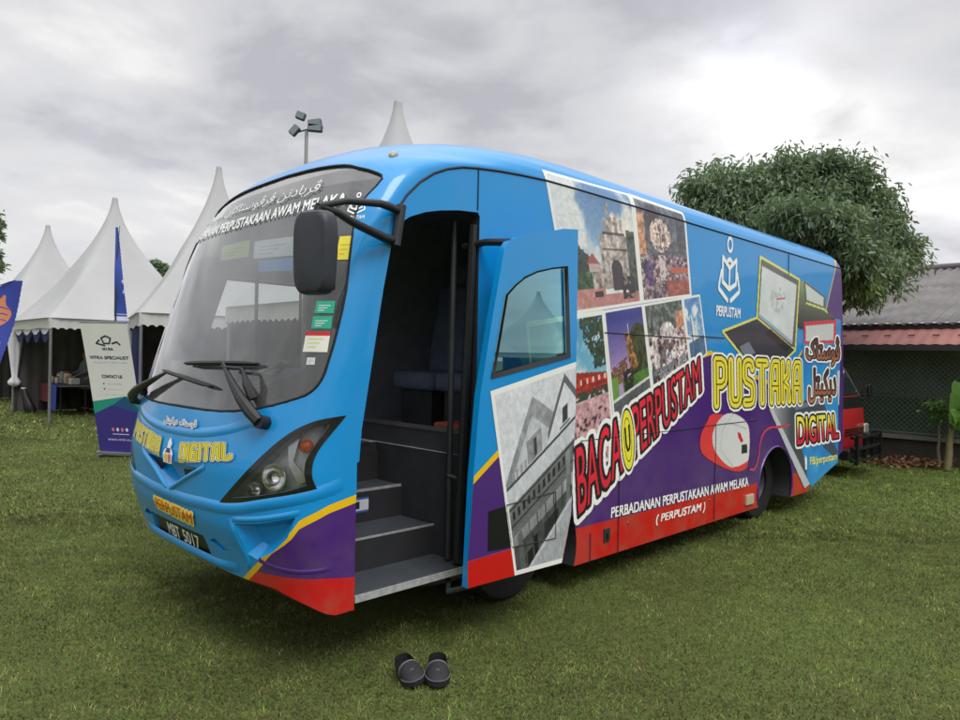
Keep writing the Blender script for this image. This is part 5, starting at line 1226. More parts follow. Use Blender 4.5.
MB().box((.02, .75, .43), (.34, 17.4, .06)).build('coping', mat('concrete_grey', C(128, 124, 116), .85, var=.3, vscale=3, bump=.2), house)
MB().box((1.7, .75, 1.2), (.1, 17.4, 2.4)).build('back_wall', mat('pale_green_wall', C(178, 190, 178), .85, var=.5, vscale=1.2), house)
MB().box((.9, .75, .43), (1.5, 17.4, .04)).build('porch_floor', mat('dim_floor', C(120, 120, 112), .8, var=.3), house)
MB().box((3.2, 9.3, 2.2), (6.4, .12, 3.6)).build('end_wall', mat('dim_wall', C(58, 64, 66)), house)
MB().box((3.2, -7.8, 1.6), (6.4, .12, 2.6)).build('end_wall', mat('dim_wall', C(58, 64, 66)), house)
for v in (-7.5, -5.0, -2.05, 1.2, 4.4, 7.8): MB().box((.05, v, 1.22), (.09, .09, 1.56)).build('post', mat('post_brown', C(112, 82, 76), .8, var=.25), house)
m = MB(); s = .085; H0, H1 = .46, 2.0
for d in (1, -1):
    v = -7.6-1.6
    while v < 7.8+1.6:
        pts = []
        for (a, z) in ((v, H0), (v+(H1-H0)*d, H1)):
            pts.append(Vector((.0+.004*d, a, z)))
        m.tube(pts, .0058, 4, cap=False); v += s
m.tube([(0, -7.6, 1.98), (0, 7.8, 1.98)], .018, 6); m.tube([(0, -7.6, .5), (0, 7.8, .5)], .012, 6)
m.build('wire_mesh', mat('galvanised_wire', C(112, 126, 120), .6, .1), house)
MB().tube([(.6, .2, 1.15), (.6, 3, 1.18)], .02, 6).build('porch_rail', ALU, house)
# a bench and shelf dim behind the mesh
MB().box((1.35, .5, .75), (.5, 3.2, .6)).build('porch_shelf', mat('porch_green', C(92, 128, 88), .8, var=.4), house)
# ================================================================ RED VAN
vn = empty('red_van', bus_world(9.50, .55, 0), AZ)
tag(vn, 'small red van with a black bull bar parked between the bus and the house', 'van')
RED = mat('van_red', C(165, 30, 36), .35, coat=.4, var=.12, vscale=5); VB = mat('van_black', C(26, 28, 30), .3, coat=.3)
rd = lambda z, w, y0, y1, r=.14: [(x, y, z) for x, y in ((-w+r, y0), (w-r, y0), (w-.03, y0+.05), (w, y0+r), (w, y1), (-w, y1), (-w, y0+r), (-w+.03, y0+.05))]
MB().loft([rd(.32, .72, .02, 3.1), rd(.45, .74, .0, 3.1), rd(.70, .745, .0, 3.1), rd(.985, .735, .03, 3.1)]).build('body', RED, vn, 50, bevel=.01)
MB().loft([rd(.987, .733, .035, 3.1), rd(1.16, .72, .07, 3.1)]).build('cowl', VB, vn, 50)
MB().loft([rd(1.162, .715, .10, 3.1), rd(1.5, .68, .28, 3.08), rd(1.82, .62, .48, 3.04), rd(1.90, .56, .56, 2.98)]).build('cabin', RED, vn, 50)
def vq(y, z, w): return [(-w, y, z), (w, y, z)]
MB().grid([[(-.60, .095, 1.19), (.60, .095, 1.19)], [(-.52, .44, 1.79), (.52, .44, 1.79)]]).build('windscreen', mat('dark_car_glass', C(40, 46, 50), .05, coat=1.0), vn)
MB().tube([(.66, .12, 1.16), (.635, .30, 1.5), (.57, .48, 1.80), (.45, .54, 1.875)], .035, 8).build('windscreen_pillar', VB, vn, 50)
MB().tube([(-.66, .12, 1.16), (-.635, .30, 1.5), (-.57, .48, 1.80)], .035, 8).build('windscreen_pillar', VB, vn, 50)
for z in (.60, .64, .68): MB().box((.10, -.008, z), (.86, .02, .016)).build('grille_bar', VB, vn)
for sx in (-1, 1):
    hl_ = MB().box((sx*.60, -.012, .66), (.16, .04, .15)).build('headlight', mat('lamp_white', C(205, 190, 165), .25, coat=.5), vn, bevel=.02)
    MB().box((sx*.60, -.036, .66), (.13, .01, .12)).build('lens', mat('lamp_face', C(120, 130, 140)), hl_)
    MB().tube([(sx*.70, .12, 1.12), (sx*.86, .06, 1.13), (sx*1.02, .05, 1.13), (sx*1.04, .05, 1.22)], .013, 6).build('mirror_arm', VB, vn)
    mm = MB().box((sx*1.03, .06, 1.25), (.15, .05, .20)).build('wing_mirror', VB, vn, bevel=.02); MB().box((sx*1.03, .087, 1.25), (.12, .006, .17)).build('mirror_glass', MATS['mirror_silver'], mm)
    MB().grid([[(sx*.742, .35, 1.2), (sx*.742, 1.3, 1.2)], [(sx*.66, .58, 1.76), (sx*.66, 1.3, 1.76)]]).build('side_window', MATS['dark_car_glass'], vn)
    for y in (.65, 2.6):
        w = MB().lathe([(.15, -.08), (.26, -.085), (.285, -.06), (.285, .06), (.26, .085), (.15, .08)], (sx*.66, y, .285), 'x', 28).build('wheel', RUBBER, vn, 40); MB().lathe([(.02, .0), (.14, .02), (.15, .085)], (sx*.66, y, .285), 'x', 20).build('rim', MATS['wheel_silver'], w)
bb_ = empty('bull_bar', parent=vn)
for z in (.26, .44, .60): MB().tube([(-.66, -.20, z), (-.3, -.26, z), (.3, -.26, z), (.66, -.20, z), (.74, -.08, z)], .026, 8).build('tube', VB, bb_, 50)
for x in (-.55, -.18, .18, .55): MB().box((x, -.235, .42), (.05, .05, .44)).build('upright', VB, bb_)
MB().box((0, -.1, .34), (1.3, .16, .16)).build('bumper', VB, vn, bevel=.03)
# oval reflection-bright plate inside the windscreen: a folded white sunshade
MB().lathe([(.001, 0), (.15, .0), (.16, .01), (.15, .02), (.001, .02)], (.30, 1.38, -.33), 'y', 24).build('sunshade', WHITEC, vn, 50) if False else None
# ================================================================ PLANTS
def leaf_mesh(name, items, m, parent):
    """items: (centre, direction, side, length, width) -> folded pointed leaves, one mesh"""
    n = len(items); V = np.zeros((n, 6, 3)); k = 0
    for (c, d, s, L, w) in items:
        V[k] = [c, c+d*L*.35+s*w*.5, c+d*L*.75+s*w*.32, c+d*L, c+d*L*.75-s*w*.32, c+d*L*.35-s*w*.5]; k += 1
    V = V.reshape(-1, 3); b = np.arange(n)[:, None]*6
    F = np.concatenate([b+np.array([[0, 1, 2, 3]]), b+np.array([[0, 3, 4, 5]])]).tolist()
    me = bpy.data.meshes.new(name); me.from_pydata(V.tolist(), [], F)
    return link(name, me, m, parent)
def leaf_mat(name, c1, c2, rough=.45, scale=1.2, trans=.25):
    m = mat(name, c1, rough, col2=c2, vscale=scale); nt = m.node_tree; b = nt.nodes['Principled BSDF']
    o = nt.nodes['Material Output']; t = nt.nodes.new('ShaderNodeBsdfTranslucent'); mx = nt.nodes.new('ShaderNodeMixShader'); mx.inputs[0].default_value = trans
    t.inputs[0].default_value = (c1[0]*1.2, c1[1]*1.3, c1[2]*.8, 1)
    nt.links.new(b.outputs[0], mx.inputs[1]); nt.links.new(t.outputs[0], mx.inputs[2]); nt.links.new(mx.outputs[0], o.inputs[0]); return m
def unit(v): return v/np.linalg.norm(v)
def crown_items(blobs, nclump, nleaf, L, w, droop, spread=.07, lump=0.0):
    out = []
    vol = np.array([b[1][0]*b[1][1]*b[1][2] for b in blobs])**(2/3); pr = vol/vol.sum()
    for _ in range(nclump):
        c, r = blobs[rng.choice(len(blobs), p=pr)]
        d = unit(rng.normal(size=3)); 
        if d[2] < -.55: d[2] *= -.5
        rad = rng.uniform(.62, .98) if rng.random() < .85 else rng.uniform(.3, .7)
        if lump: q3 = np.array([.3, .7, .2]); rad *= 1-lump*.6+lump*1.2*float(vnoise(np.array([d[0]*2.2+c[0]]), np.array([d[2]*2.2+d[1]*1.7+c[2]]), 1.6, 5)[0])
        p = np.array(c)+d*np.array(r)*rad
        ax = unit(d+np.array([0, 0, .25])+rng.normal(size=3)*.35)
        for _ in range(nleaf):
            a = unit(ax*.35+rng.normal(size=3)*.75+np.array([0, 0, -droop]))
            if a[2] > .15: a[2] *= -.6
            s = unit(np.cross(a, rng.normal(size=3)))
            out.append((p+np.clip(rng.normal(size=3), -1.6, 1.6)*spread+ax*rng.uniform(-.08, .10), a, s, L*rng.uniform(.6, 1.2), w*rng.uniform(.7, 1.2)))
    return out
def limb(m, a, b, r0, r1, n=6, wob=.12):
    pts = []; 
    for i in range(n+1):
        t = i/n; q = Vector(a).lerp(Vector(b), t); w = math.sin(math.pi*t)*wob
        pts.append(q+Vector((random.uniform(-w, w), random.uniform(-w, w), 0)))
    m.tube(pts, [r0+(r1-r0)*i/n for i in range(n+1)], 8)
BARK = mat('bark', C(92, 80, 68), .9, var=.5, vscale=6, bump=.6, bscale=25)
TY = 12.0
tbase = bus_world(10.7, 2.6, 0); tree = empty('mango_tree', tbase); tag(tree, 'big dark green mango tree rising behind the rear of the bus', 'tree')
def tp(x, y, Y=TY): return at(x, y, Y)-Vector((tbase.x, tbase.y, 0))
def blob(x, y, rx, rz, ry=None, Y=TY):
    c = tp(x, y, Y); k = Y/FPX; return ((c.x, c.y, c.z), (rx*k, (ry or rx)*k, rz*k))
blobs = [blob(706, 196, 24, 24), blob(735, 190, 30, 26), blob(722, 222, 34, 30), blob(765, 188, 26, 27), blob(790, 176, 24, 23), blob(818, 172, 22, 22), blob(845, 182, 25, 26), blob(868, 205, 24, 26), blob(884, 232, 24, 26), blob(900, 256, 21, 22), blob(880, 276, 25, 26, Y=TY-.3), blob(858, 290, 24, 24, Y=TY-.5), blob(810, 215, 46, 40), blob(770, 225, 44, 40), blob(840, 250, 46, 44), blob(795, 262, 55, 44), blob(742, 245, 40, 36), blob(832, 226, 24, 20, Y=TY-1.3), blob(790, 218, 24, 18, Y=TY-1.3), blob(858, 258, 24, 20, Y=TY-1.2)]
m = MB(); ctr = tp(800, 265)
limb(m, (0, 0, 0), (.2, 0, 1.4), .24, .18, wob=.05)
for b in blobs[::3]:
    e = Vector(b[0]); limb(m, (.2, 0, 1.35), tuple(Vector((.2, 0, 1.4)).lerp(e, .9)), .11, .025)
m.build('trunk', BARK, tree, 60)
LM = leaf_mat('mango_leaf', C(122, 140, 108), C(68, 92, 72), .4, 1.1, .3)
leaf_mesh('crown', crown_items(blobs, 2500, 30, .13, .037, 1.15, .10, .75), LM, tree)
young = [blob(845, 262, 26, 22, Y=TY-.9), blob(866, 284, 14, 16, Y=TY-.9)]
leaf_mesh('young_leaves', crown_items(young, 90, 14, .19, .05, .9), leaf_mat('young_leaf', C(124, 140, 84), C(98, 120, 74)), tree)
# small trees over the tents and at the left edge
def small_tree(x, y, Y, blobs_px, name, lab, n=260, L=.35):
    p = at(x, 400, Y); r = empty(name, (p.x, p.y, 0)); tag(r, lab, 'tree', 'trees beyond the tents'); base = Vector((p.x, p.y, 0)); k = Y/FPX
    B = []
    for bx, by, rx, rz in blobs_px:
        c = at(bx, by, Y)-base; B.append(((c.x, c.y, c.z), (rx*k, rx*k, rz*k)))
    m = MB(); limb(m, (0, 0, 0), (B[0][0][0]*.8, 0, B[0][0][2]*.8), .25, .12)
    for b in B: limb(m, (0, 0, B[0][0][2]*.5), b[0], .10, .04)
    m.build('trunk', BARK, r, 60); leaf_mesh('crown', crown_items(B, n, 12, L, L*.4, .3), LM, r)
small_tree(155, 260, 46, [(155, 266, 9, 7), (146, 272, 9, 8), (163, 272, 8, 8)], 'broadleaf_tree', 'small treetop showing between two tent roofs', 160)
small_tree(-16, 240, 30, [(-16, 226, 17, 22), (-12, 262, 15, 14), (-22, 290, 20, 20)], 'broadleaf_tree', 'dark tree at the left picture edge above the blue flag', 300, .26)
# banana plant and papaya-like sapling by the mesh front
YB = 10.6
bp0 = on_ground(947, 470); ban = empty('banana_plant', bp0); tag(ban, 'young banana plant with broad upright leaves at the right picture edge', 'plant')
BL = leaf_mat('banana_leaf', C(112, 150, 72), C(84, 126, 62), .4, 3, .35)
def banana_leaf(base, tip, width, bend):
    base, tip = Vector(base), Vector(tip); ax = tip-base; sdv = ax.cross(Vector((.2, -1, .1))).normalized(); nrmv = sdv.cross(ax).normalized(); rows = []
    for i in range(15):
        t = i/14; w = width*math.sin(math.pi*min(1, .06+t*.94))**.6*(1 if t < .96 else .5); c = base+ax*t+nrmv*bend*math.sin(t*math.pi)
        rows.append([c+sdv*w*q+nrmv*abs(q)*w*.35+nrmv*.012*math.sin(i*2.1+q*3) for q in (-1, -.5, 0, .5, 1)])
    return rows
m = MB(); limb(m, (0, 0, 0), (.06, 0, .75), .065, .04, wob=.01); m.build('stem', mat('banana_stem', C(120, 112, 78), .7, var=.3, vscale=10), ban, 60)
for b, t, w, bd in (((.06, 0, .70), (.02, -.1, 1.46), .19, .05), ((.06, 0, .68), (.48, .05, 1.30), .17, .08), ((.05, 0, .66), (-.14, -.25, 1.02), .09, .10), ((.06, 0, .7), (.35, -.3, .95), .12, .10)):
    lf = MB().grid(banana_leaf(b, t, w, bd)).build('leaf', BL, ban, 60)
    MB().tube([Vector(b).lerp(Vector(t), q)+Vector((0, 0, 0)) for q in (0, .3)], .012, 6).build('stalk', MATS['banana_stem'], ban, 60)
sp0 = on_ground(939, 468); sap = empty('sapling', sp0); tag(sap, 'thin sapling with a small leafy head left of the banana plant', 'plant')
m = MB(); limb(m, (0, 0, 0), (0, 0, .95), .026, .016, wob=.02); limb(m, (0, 0, .8), (-.18, 0, 1.02), .012, .006, wob=.01); m.build('stem', mat('pale_stem', C(132, 124, 96), .8, var=.3), sap, 60)
leaf_mesh('foliage', crown_items([((-.10, 0, .98), (.10, .10, .09)), ((-.02, 0, .86), (.07, .07, .09)), ((.06, 0, 1.0), (.07, .07, .06))], 46, 7, .09, .038, .6), leaf_mat('sapling_leaf', C(96, 128, 66), C(70, 104, 56)), sap)
# ================================================================ SHOES
SH = mat('black_foam', C(30, 31, 34), .7, var=.3, vscale=30, bump=.1, bscale=200); SHI = mat('shoe_lining', C(14, 14, 15), .8); SHT = mat('grey_trim', C(90, 92, 96), .5)
def shoe():
    s = empty('clog')
    # toe points along -y; a foot-shaped plan
    def plan(y): return float(np.interp(y, [-.145, -.13, -.09, -.04, .03, .08, .115, .13], [.012, .032, .049, .052, .042, .040, .032, .010]))
    ys = np.linspace(-.145, .13, 23); top = lambda y: float(np.interp(y, [-.145, -.12, -.08, -.03, .0], [.030, .046, .060, .078, .086]))
    rows = []
    for y in ys: w = plan(y); rows.append([(w*1.06*c, y, z) for c, z in ((-1, .0), (-1.04, .012), (-1, .026), (1, .026), (1.04, .012), (1, .0))])
    MB().loft(rows).build('sole', SH, s, 50)
    up = []
    for y in ys[ys < .005]:
        w = plan(y); h = top(y); up.append([(w*math.cos(a), y, .024+(h-.024)*math.sin(a)**.75) for a in np.linspace(0, math.pi, 15)])
    MB().grid(up).build('upper', SH, s, 60)
    rim = up[-1]; MB().tube([Vector(p) for p in rim], .0045, 6).build('collar', SHT, s, 60)
    MB().tube([Vector((p[0]*1.0, -.075, .002+float(np.interp(abs(p[0]), [0, .05], [.062, .03])))) for p in [(.046*math.cos(a), 0) for a in np.linspace(.25, math.pi-.25, 11)]], .003, 6).build('stripe', SHT, s, 60)
    toe = [(-plan(y)*1.03, y) for y in ys[ys < -.045]][::-1]+[(plan(y)*1.03, y) for y in ys[ys < -.045]]
    MB().tube([(a, b-.002, .030) for a, b in toe], .0035, 6).build('toe_stripe', SHT, s, 60)
    bk = []
    for y in ys[ys > .02]: bk.append([(-plan(y)*.98, y, .024), (-plan(y), y, .05+.3*max(0, y-.05))]);
    wall = [(plan(y), y) for y in ys[ys >= -.01]]; path = [(-a, b) for a, b in wall]+[(a, b) for a, b in wall[::-1]]
    MB().grid([[(a, b, .022) for a, b in path], [(a*1.02, b*1.01, .045+.12*max(0, b)) for a, b in path], [(a*.97, b, .062+.12*max(0, b)) for a, b in path]]).build('heel_wall', SH, s, 60)
    MB().grid([[(-plan(y)*.93, y, .028), (plan(y)*.93, y, .028)] for y in ys]).build('insole', SHI, s)
    return s
s1 = shoe(); s2 = copy_tree(s1)
g1, g2 = on_ground(437.5, 676, .02), on_ground(410, 676, .02)
s1.location = g1; s1.rotation_euler = (R(2), 0, R(4)); tag(s1, 'black slip-on clog on the grass, the right one of the pair, toe towards the viewer', 'shoe', 'pair of clogs on the grass')
s2.location = g2; s2.rotation_euler = (0, R(-14), R(28)); tag(s2, 'black slip-on clog tipped slightly, the left one of the pair, on the grass', 'shoe', 'pair of clogs on the grass')
for s in (s1, s2): s.scale = (1.16, .78, 1.0)
# ================================================================ GROUND, GRASS, SKY, LIGHT, CAMERA
def ground_material():
    m = bpy.data.materials.new('lawn_soil'); m.use_nodes = True; nt = m.node_tree; b = nt.nodes['Principled BSDF']; b.inputs['Roughness'].default_value = .95; b.inputs['Specular IOR Level'].default_value = .1
    tc = nt.nodes.new('ShaderNodeTexCoord')
    def noise(sc, det=6):
        n = nt.nodes.new('ShaderNodeTexNoise'); n.inputs['Scale'].default_value = sc; n.inputs['Detail'].default_value = det; nt.links.new(tc.outputs['Object'], n.inputs['Vector']); return n.outputs['Fac']
    r = nt.nodes.new('ShaderNodeValToRGB'); e = r.color_ramp.elements; e[0].position = .36; e[0].color = (*C(78, 82, 46), 1); e[1].position = .62; e[1].color = (*C(96, 112, 58), 1)
    x = e.new(.5); x.color = (*C(86, 98, 52), 1)
    mx = nt.nodes.new('ShaderNodeMath'); mx.operation = 'MULTIPLY_ADD'; mx.inputs[1].default_value = .55; nt.links.new(noise(38), mx.inputs[0])
    sc = nt.nodes.new('ShaderNodeMath'); sc.operation = 'MULTIPLY'; sc.inputs[1].default_value = .45; nt.links.new(noise(.55), sc.inputs[0]); nt.links.new(sc.outputs[0], mx.inputs[2])
    nt.links.new(mx.outputs[0], r.inputs[0]); nt.links.new(r.outputs[0], b.inputs['Base Color'])
    bp = nt.nodes.new('ShaderNodeBump'); bp.inputs['Strength'].default_value = .8; bp.inputs['Distance'].default_value = .03; nt.links.new(noise(60), bp.inputs['Height']); nt.links.new(bp.outputs['Normal'], b.inputs['Normal'])
    return m
gx = np.concatenate([[-400, -120], np.linspace(-40, 40, 81), [120, 400]]); gy = np.concatenate([[-400, -100], np.linspace(-20, 60, 81), [120, 400]])
rows = [[(float(x), float(y), 0.015*math.sin(x*.9+y*.4)*math.sin(y*.7)-.012 if abs(x) < 40 and -20 < y < 60 else -.012) for x in gx] for y in gy]
g = MB().grid(rows).build('ground', ground_material(), None, 60); g['kind'] = 'structure'
def grass_mat():
    m = bpy.data.materials.new('grass_blades'); m.use_nodes = True; nt = m.node_tree; b = nt.nodes['Principled BSDF']; b.inputs['Roughness'].default_value = .55; b.inputs['Specular IOR Level'].default_value = .25
    a = nt.nodes.new('ShaderNodeAttribute'); a.attribute_name = 'Col'; nt.links.new(a.outputs['Color'], b.inputs['Base Color'])
    o = nt.nodes['Material Output']; t = nt.nodes.new('ShaderNodeBsdfTranslucent'); nt.links.new(a.outputs['Color'], t.inputs[0]); mx = nt.nodes.new('ShaderNodeMixShader'); mx.inputs[0].default_value = .25
    nt.links.new(b.outputs[0], mx.inputs[1]); nt.links.new(t.outputs[0], mx.inputs[2]); nt.links.new(mx.outputs[0], o.inputs[0]); return m
def scatter(n, y0, y1, pw):
    t = rng.random(n); Y = (y0**pw+t*(y1**pw-y0**pw))**(1/pw); X = (rng.random(n)*2-1)*(.80*Y+1.3); return X, Y
def blades(n, y0, y1, h, w, pw):
    X, Y = scatter(n, y0, y1, pw)
    # keep out from under the middle of the bus, thin beneath it
    du, dv = X-P0[0], Y-P0[1]; u = du*UX[0]+dv*UX[1]; v = du*VX[0]+dv*VX[1]
    keep = ~((u > .3) & (u < 7.2) & (v > .5) & (v < 2.2)); X, Y, u, v = X[keep], Y[keep], u[keep], v[keep]; n = len(X)
    tuft = fbm(X, Y, 7.5, 191, 3); hh = h*rng.uniform(.45, 1.25, n)*(.55+.9*tuft); a = rng.uniform(0, 2*math.pi, n); tilt = rng.uniform(.3, 1.42, n); lx, ly = np.cos(a)*np.sin(tilt)*hh, np.sin(a)*np.sin(tilt)*hh; lz = np.cos(tilt)*hh
    b = rng.uniform(0, 2*math.pi, n); ww = w*rng.uniform(.6, 1.3, n); sx, sy = np.cos(b)*ww/2, np.sin(b)*ww/2; z0 = np.where((np.abs(X) < 39) & (Y > -19) & (Y < 59), .015*np.sin(X*.9+Y*.4)*np.sin(Y*.7)-.012, -.012)-.003
    V = np.empty((n, 5, 3)); V[:, 0] = np.stack([X-sx, Y-sy, z0], 1); V[:, 1] = np.stack([X+sx, Y+sy, z0], 1)
    V[:, 2] = np.stack([X+sx*.8+lx*.45, Y+sy*.8+ly*.45, z0+lz*.62], 1); V[:, 3] = np.stack([X-sx*.8+lx*.45, Y-sy*.8+ly*.45, z0+lz*.62], 1); V[:, 4] = np.stack([X+lx, Y+ly, z0+lz], 1)
    f = fbm(X, Y, .8, 95); f2 = fbm(X, Y, 5.5, 97); r = rng.random(n)
    green = np.array([114, 126, 68]); dark = np.array([88, 94, 56]); straw = np.array([138, 130, 86]); fresh = np.array([114, 144, 62])
    t = np.clip((f-.35)*2.2+.35*(r-.5), 0, 1)[:, None]; dry = np.clip((5.6-Y)/2.5, 0, 1)*.5+np.clip((-X-.5)/5, 0, 1)*.35; col = dark*(1-t)+green*t
    lush = np.clip((Y-6)/7, 0, 1)*np.clip((X+1)/3, 0, 1); col = np.where((r < .22+.5*lush-.14*dry)[:, None], fresh, col)
    col = np.where((rng.random(n) < (.13+.55*np.clip(f2-.46, 0, 1)+.30*dry)*(1-.6*lush))[:, None], straw*rng.uniform(.65, 1.1, n)[:, None], col); col = lin(np.clip(col*rng.uniform(.82, 1.12, n)[:, None]*(.56+.88*tuft)[:, None], 0, 255))
    return V, col
def grass(name, sets):
    Vs, Cs = zip(*[blades(*s) for s in sets]); V = np.concatenate(Vs); c = np.concatenate(Cs); n = len(V); me = bpy.data.meshes.new(name)
    me.vertices.add(n*5); me.vertices.foreach_set('co', V.reshape(-1).astype(np.float32))
    b = (np.arange(n)*5)[:, None]; L = np.concatenate([b+np.array([[0, 1, 2, 3]]), b+np.array([[3, 2, 4, 0]])], 1)[:, :7]
    me.loops.add(n*7); me.loops.foreach_set('vertex_index', L.reshape(-1).astype(np.int32)); me.polygons.add(n*2)
    me.polygons.foreach_set('loop_start', (np.arange(n)[:, None]*7+np.array([[0, 4]])).reshape(-1).astype(np.int32))
    me.update(calc_edges=True); me.validate()
    at_ = me.attributes.new('Col', 'FLOAT_COLOR', 'POINT'); at_.data.foreach_set('color', np.repeat(np.concatenate([c, np.ones((n, 1))], 1), 5, 0).astype(np.float32).ravel())
    o = link(name, me, grass_mat(), None); tag(o, 'short trodden lawn grass with dry straw-coloured blades among the green', 'grass', kind='stuff'); return o
grass('grass', [(400000, 1.6, 7.0, .027, .0050, 1.5), (190000, 6.5, 13, .038, .010, 1.6), (90000, 12.5, 30, .07, .028, 1.6)])
# dead leaves by the low wall
lv = []
pc = on_ground(900, 465)
for _ in range(420):
    p = np.array([pc.x+rng.normal()*.42+.1, pc.y+rng.normal()*.16, abs(rng.normal())*.05+.02]); d = unit(rng.normal(size=3)*np.array([1, 1, .45])); lv.append((p, d, unit(np.cross(d, rng.normal(size=3))), rng.uniform(.06, .11), rng.uniform(.03, .05)))
tag(leaf_mesh('dry_leaves', lv, mat('dry_leaf', C(150, 112, 80), .8, col2=C(96, 62, 48), vscale=9), None), 'heap of dry brown leaves on the grass by the low wall', 'leaves', kind='stuff')
# ---- the far side of the field, behind the camera and round about (seen in glass and paint)
it = []
for _ in range(2600):
    a = rng.uniform(0, 2*math.pi); 
    if .62 < a < 2.62 or a < .42 or a > 6.05: continue
    rad = rng.uniform(46, 62); hgt = 5.0+3.2*float(fbm(np.array([a*9]), np.array([0.0]), 1, 3)[0]); c = np.array([rad*math.cos(a), rad*math.sin(a)+4, rng.uniform(.2, 1)**.8*hgt])
    for _ in range(9):
        d = unit(rng.normal(size=3)); it.append((c+rng.normal(size=3)*.6, d, unit(np.cross(d, rng.normal(size=3))), rng.uniform(.5, 1.0), rng.uniform(.3, .6)))
tag(leaf_mesh('woods', it, LM, None), 'belt of trees along the far edge of the field', 'woods', kind='stuff')
rt_ = copy_tree(tent0); rt_.location = (25.5, 6.0, 0); rt_.rotation_euler.z = R(20); rt_.scale = (1.25, 1.25, .80); tag(rt_, 'white pagoda tent across the field, mirrored in the tinted door window', 'tent', 'white pagoda tents')
# ---- overcast sky
w = bpy.data.worlds.new('World'); scene.world = w; w.use_nodes = True; nt = w.node_tree; nt.nodes.clear(); N, Lk = nt.nodes.new, nt.links.new
SUN_EL, SUN_AZ = 52, 150                          # azimuth clockwise from +Y (the viewing direction): behind the camera, to the right
out = N('ShaderNodeOutputWorld'); bg = N('ShaderNodeBackground'); sky = N('ShaderNodeTexSky'); sky.sky_type = 'NISHITA'; sky.sun_disc = False; sky.sun_elevation = R(SUN_EL); sky.sun_rotation = R(SUN_AZ); sky.dust_density = 3
bg.inputs['Strength'].default_value = .10
geo = N('ShaderNodeTexCoord'); sep = N('ShaderNodeSeparateXYZ'); Lk(geo.outputs['Generated'], sep.inputs[0])
def M(op, a, b=0.0, c=None, clamp=False):
    n = N('ShaderNodeMath'); n.operation = op; n.use_clamp = clamp
    for i, q in enumerate((a, b) if c is None else (a, b, c)):
        if hasattr(q, 'links'): Lk(q, n.inputs[i])
        else: n.inputs[i].default_value = q
    return n.outputs[0]
zz = M('MAXIMUM', sep.outputs[2], 0.0); den = M('ADD', zz, .16)
cv = N('ShaderNodeCombineXYZ'); Lk(M('DIVIDE', sep.outputs[0], den), cv.inputs[0]); Lk(M('DIVIDE', sep.outputs[1], den), cv.inputs[1])
def wn(sc, det, dist=0.0, off=0.0):
    n = N('ShaderNodeTexNoise'); n.inputs['Scale'].default_value = sc; n.inputs['Detail'].default_value = det; n.inputs['Roughness'].default_value = .52; n.inputs['Distortion'].default_value = dist
    v = N('ShaderNodeVectorMath'); v.operation = 'ADD'; v.inputs[1].default_value = (off, off*.7, 0); Lk(cv.outputs[0], v.inputs[0]); Lk(v.outputs[0], n.inputs['Vector']); return n.outputs['Fac']
n1, n2 = wn(.95, 7, .4, 5.7), wn(2.9, 7, .35, 4.4)
dens = M('ADD', M('MULTIPLY', n1, .62), M('MULTIPLY', n2, .38))
rp = N('ShaderNodeValToRGB'); Lk(dens, rp.inputs[0]); E = rp.color_ramp.elements
E[0].position = .40; E[0].color = (8.2, 8.15, 8.1, 1); E[1].position = .605; E[1].color = (4.5, 4.5, 4.85, 1); e = E.new(.455); e.color = (6.8, 6.75, 6.85, 1); e = E.new(.53); e.color = (5.9, 5.9, 6.15, 1)
hz = N('ShaderNodeMix'); hz.data_type = 'RGBA'; Lk(M('POWER', M('SUBTRACT', 1.0, zz), 9.0), hz.inputs[0]); Lk(rp.outputs[0], hz.inputs[6]); hz.inputs[7].default_value = (6.4, 6.3, 6.25, 1)
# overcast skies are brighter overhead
up = N('ShaderNodeVectorMath'); up.operation = 'SCALE'; Lk(hz.outputs[2], up.inputs[0]); Lk(M('ADD', 1.0, M('MULTIPLY', M('SMOOTH_MIN', M('MAXIMUM', M('SUBTRACT', zz, .5), 0.0), 1.0, .1), 3.6)), up.inputs['Scale'])
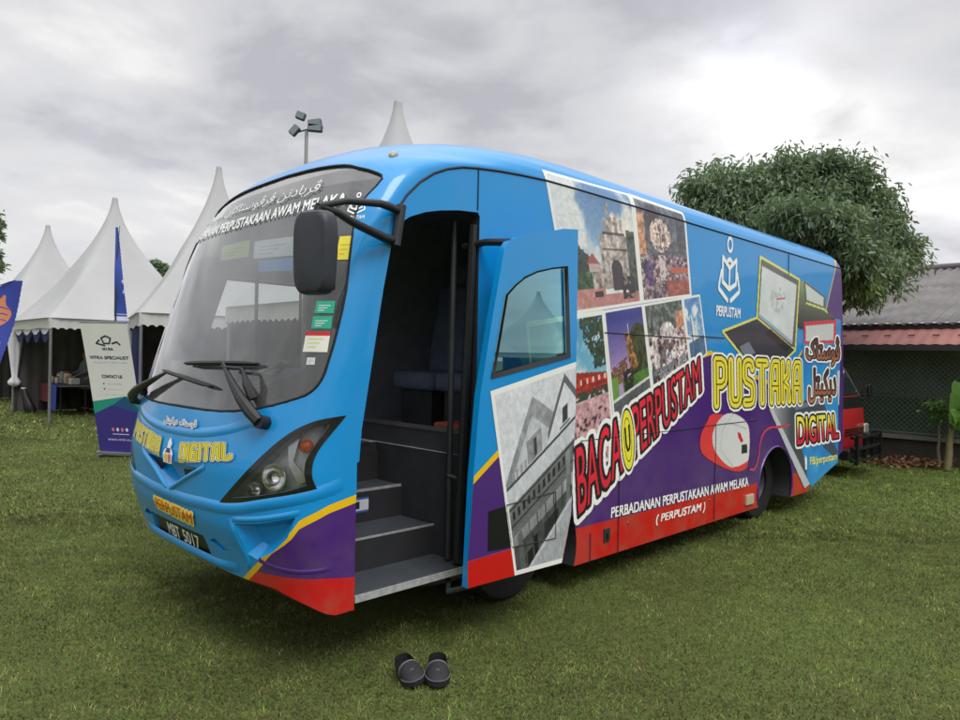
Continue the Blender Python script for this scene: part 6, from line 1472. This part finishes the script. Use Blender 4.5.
# thinner cloud, lit from behind, to the upper right
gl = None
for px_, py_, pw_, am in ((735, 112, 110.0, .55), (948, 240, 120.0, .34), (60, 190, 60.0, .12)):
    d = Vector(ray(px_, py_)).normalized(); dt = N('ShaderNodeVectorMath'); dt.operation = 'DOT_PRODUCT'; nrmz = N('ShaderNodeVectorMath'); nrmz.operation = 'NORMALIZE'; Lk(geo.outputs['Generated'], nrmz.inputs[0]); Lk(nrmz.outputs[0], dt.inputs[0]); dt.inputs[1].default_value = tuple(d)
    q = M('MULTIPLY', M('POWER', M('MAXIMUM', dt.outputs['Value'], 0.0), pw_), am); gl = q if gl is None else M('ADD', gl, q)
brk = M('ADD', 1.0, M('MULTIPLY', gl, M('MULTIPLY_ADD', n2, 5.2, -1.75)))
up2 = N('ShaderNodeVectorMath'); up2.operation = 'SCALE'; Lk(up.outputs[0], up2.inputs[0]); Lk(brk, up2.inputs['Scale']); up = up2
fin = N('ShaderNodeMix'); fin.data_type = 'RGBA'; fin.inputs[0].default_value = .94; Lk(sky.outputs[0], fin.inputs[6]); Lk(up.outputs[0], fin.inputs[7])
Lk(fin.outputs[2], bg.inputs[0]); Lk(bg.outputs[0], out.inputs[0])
sd = bpy.data.lights.new('sun', 'SUN'); sd.energy = 1.5; sd.angle = R(28); sd.color = (1.0, .97, .93); so = bpy.data.objects.new('sun', sd); COL.objects.link(so)
az, el = R(SUN_AZ), R(SUN_EL); dirv = Vector((math.sin(az)*math.cos(el), math.cos(az)*math.cos(el), math.sin(el))); so.rotation_euler = dirv.to_track_quat('Z', 'Y').to_euler(); so.location = (0, 0, 30)
cd = bpy.data.cameras.new('camera'); cam = bpy.data.objects.new('camera', cd); COL.objects.link(cam); scene.camera = cam
cd.sensor_width = 36; cd.lens = 36*FPX/960; cd.clip_end = 1500; cd.clip_start = .05
cam.matrix_world = Matrix.Translation((0, 0, EYE))@Matrix.Rotation(PIT, 4, 'X')@Matrix.Rotation(R(90), 4, 'X')@Matrix.Rotation(ROLL, 4, 'Z')
vs = scene.view_settings; vs.view_transform = 'Standard'; vs.look = 'None'; vs.exposure = 0.2; vs.gamma = 1.0; vs.use_curve_mapping = False
scene.render.engine = 'CYCLES'; scene.cycles.max_bounces = 8; scene.cycles.transparent_max_bounces = 12; scene.cycles.use_denoising = True
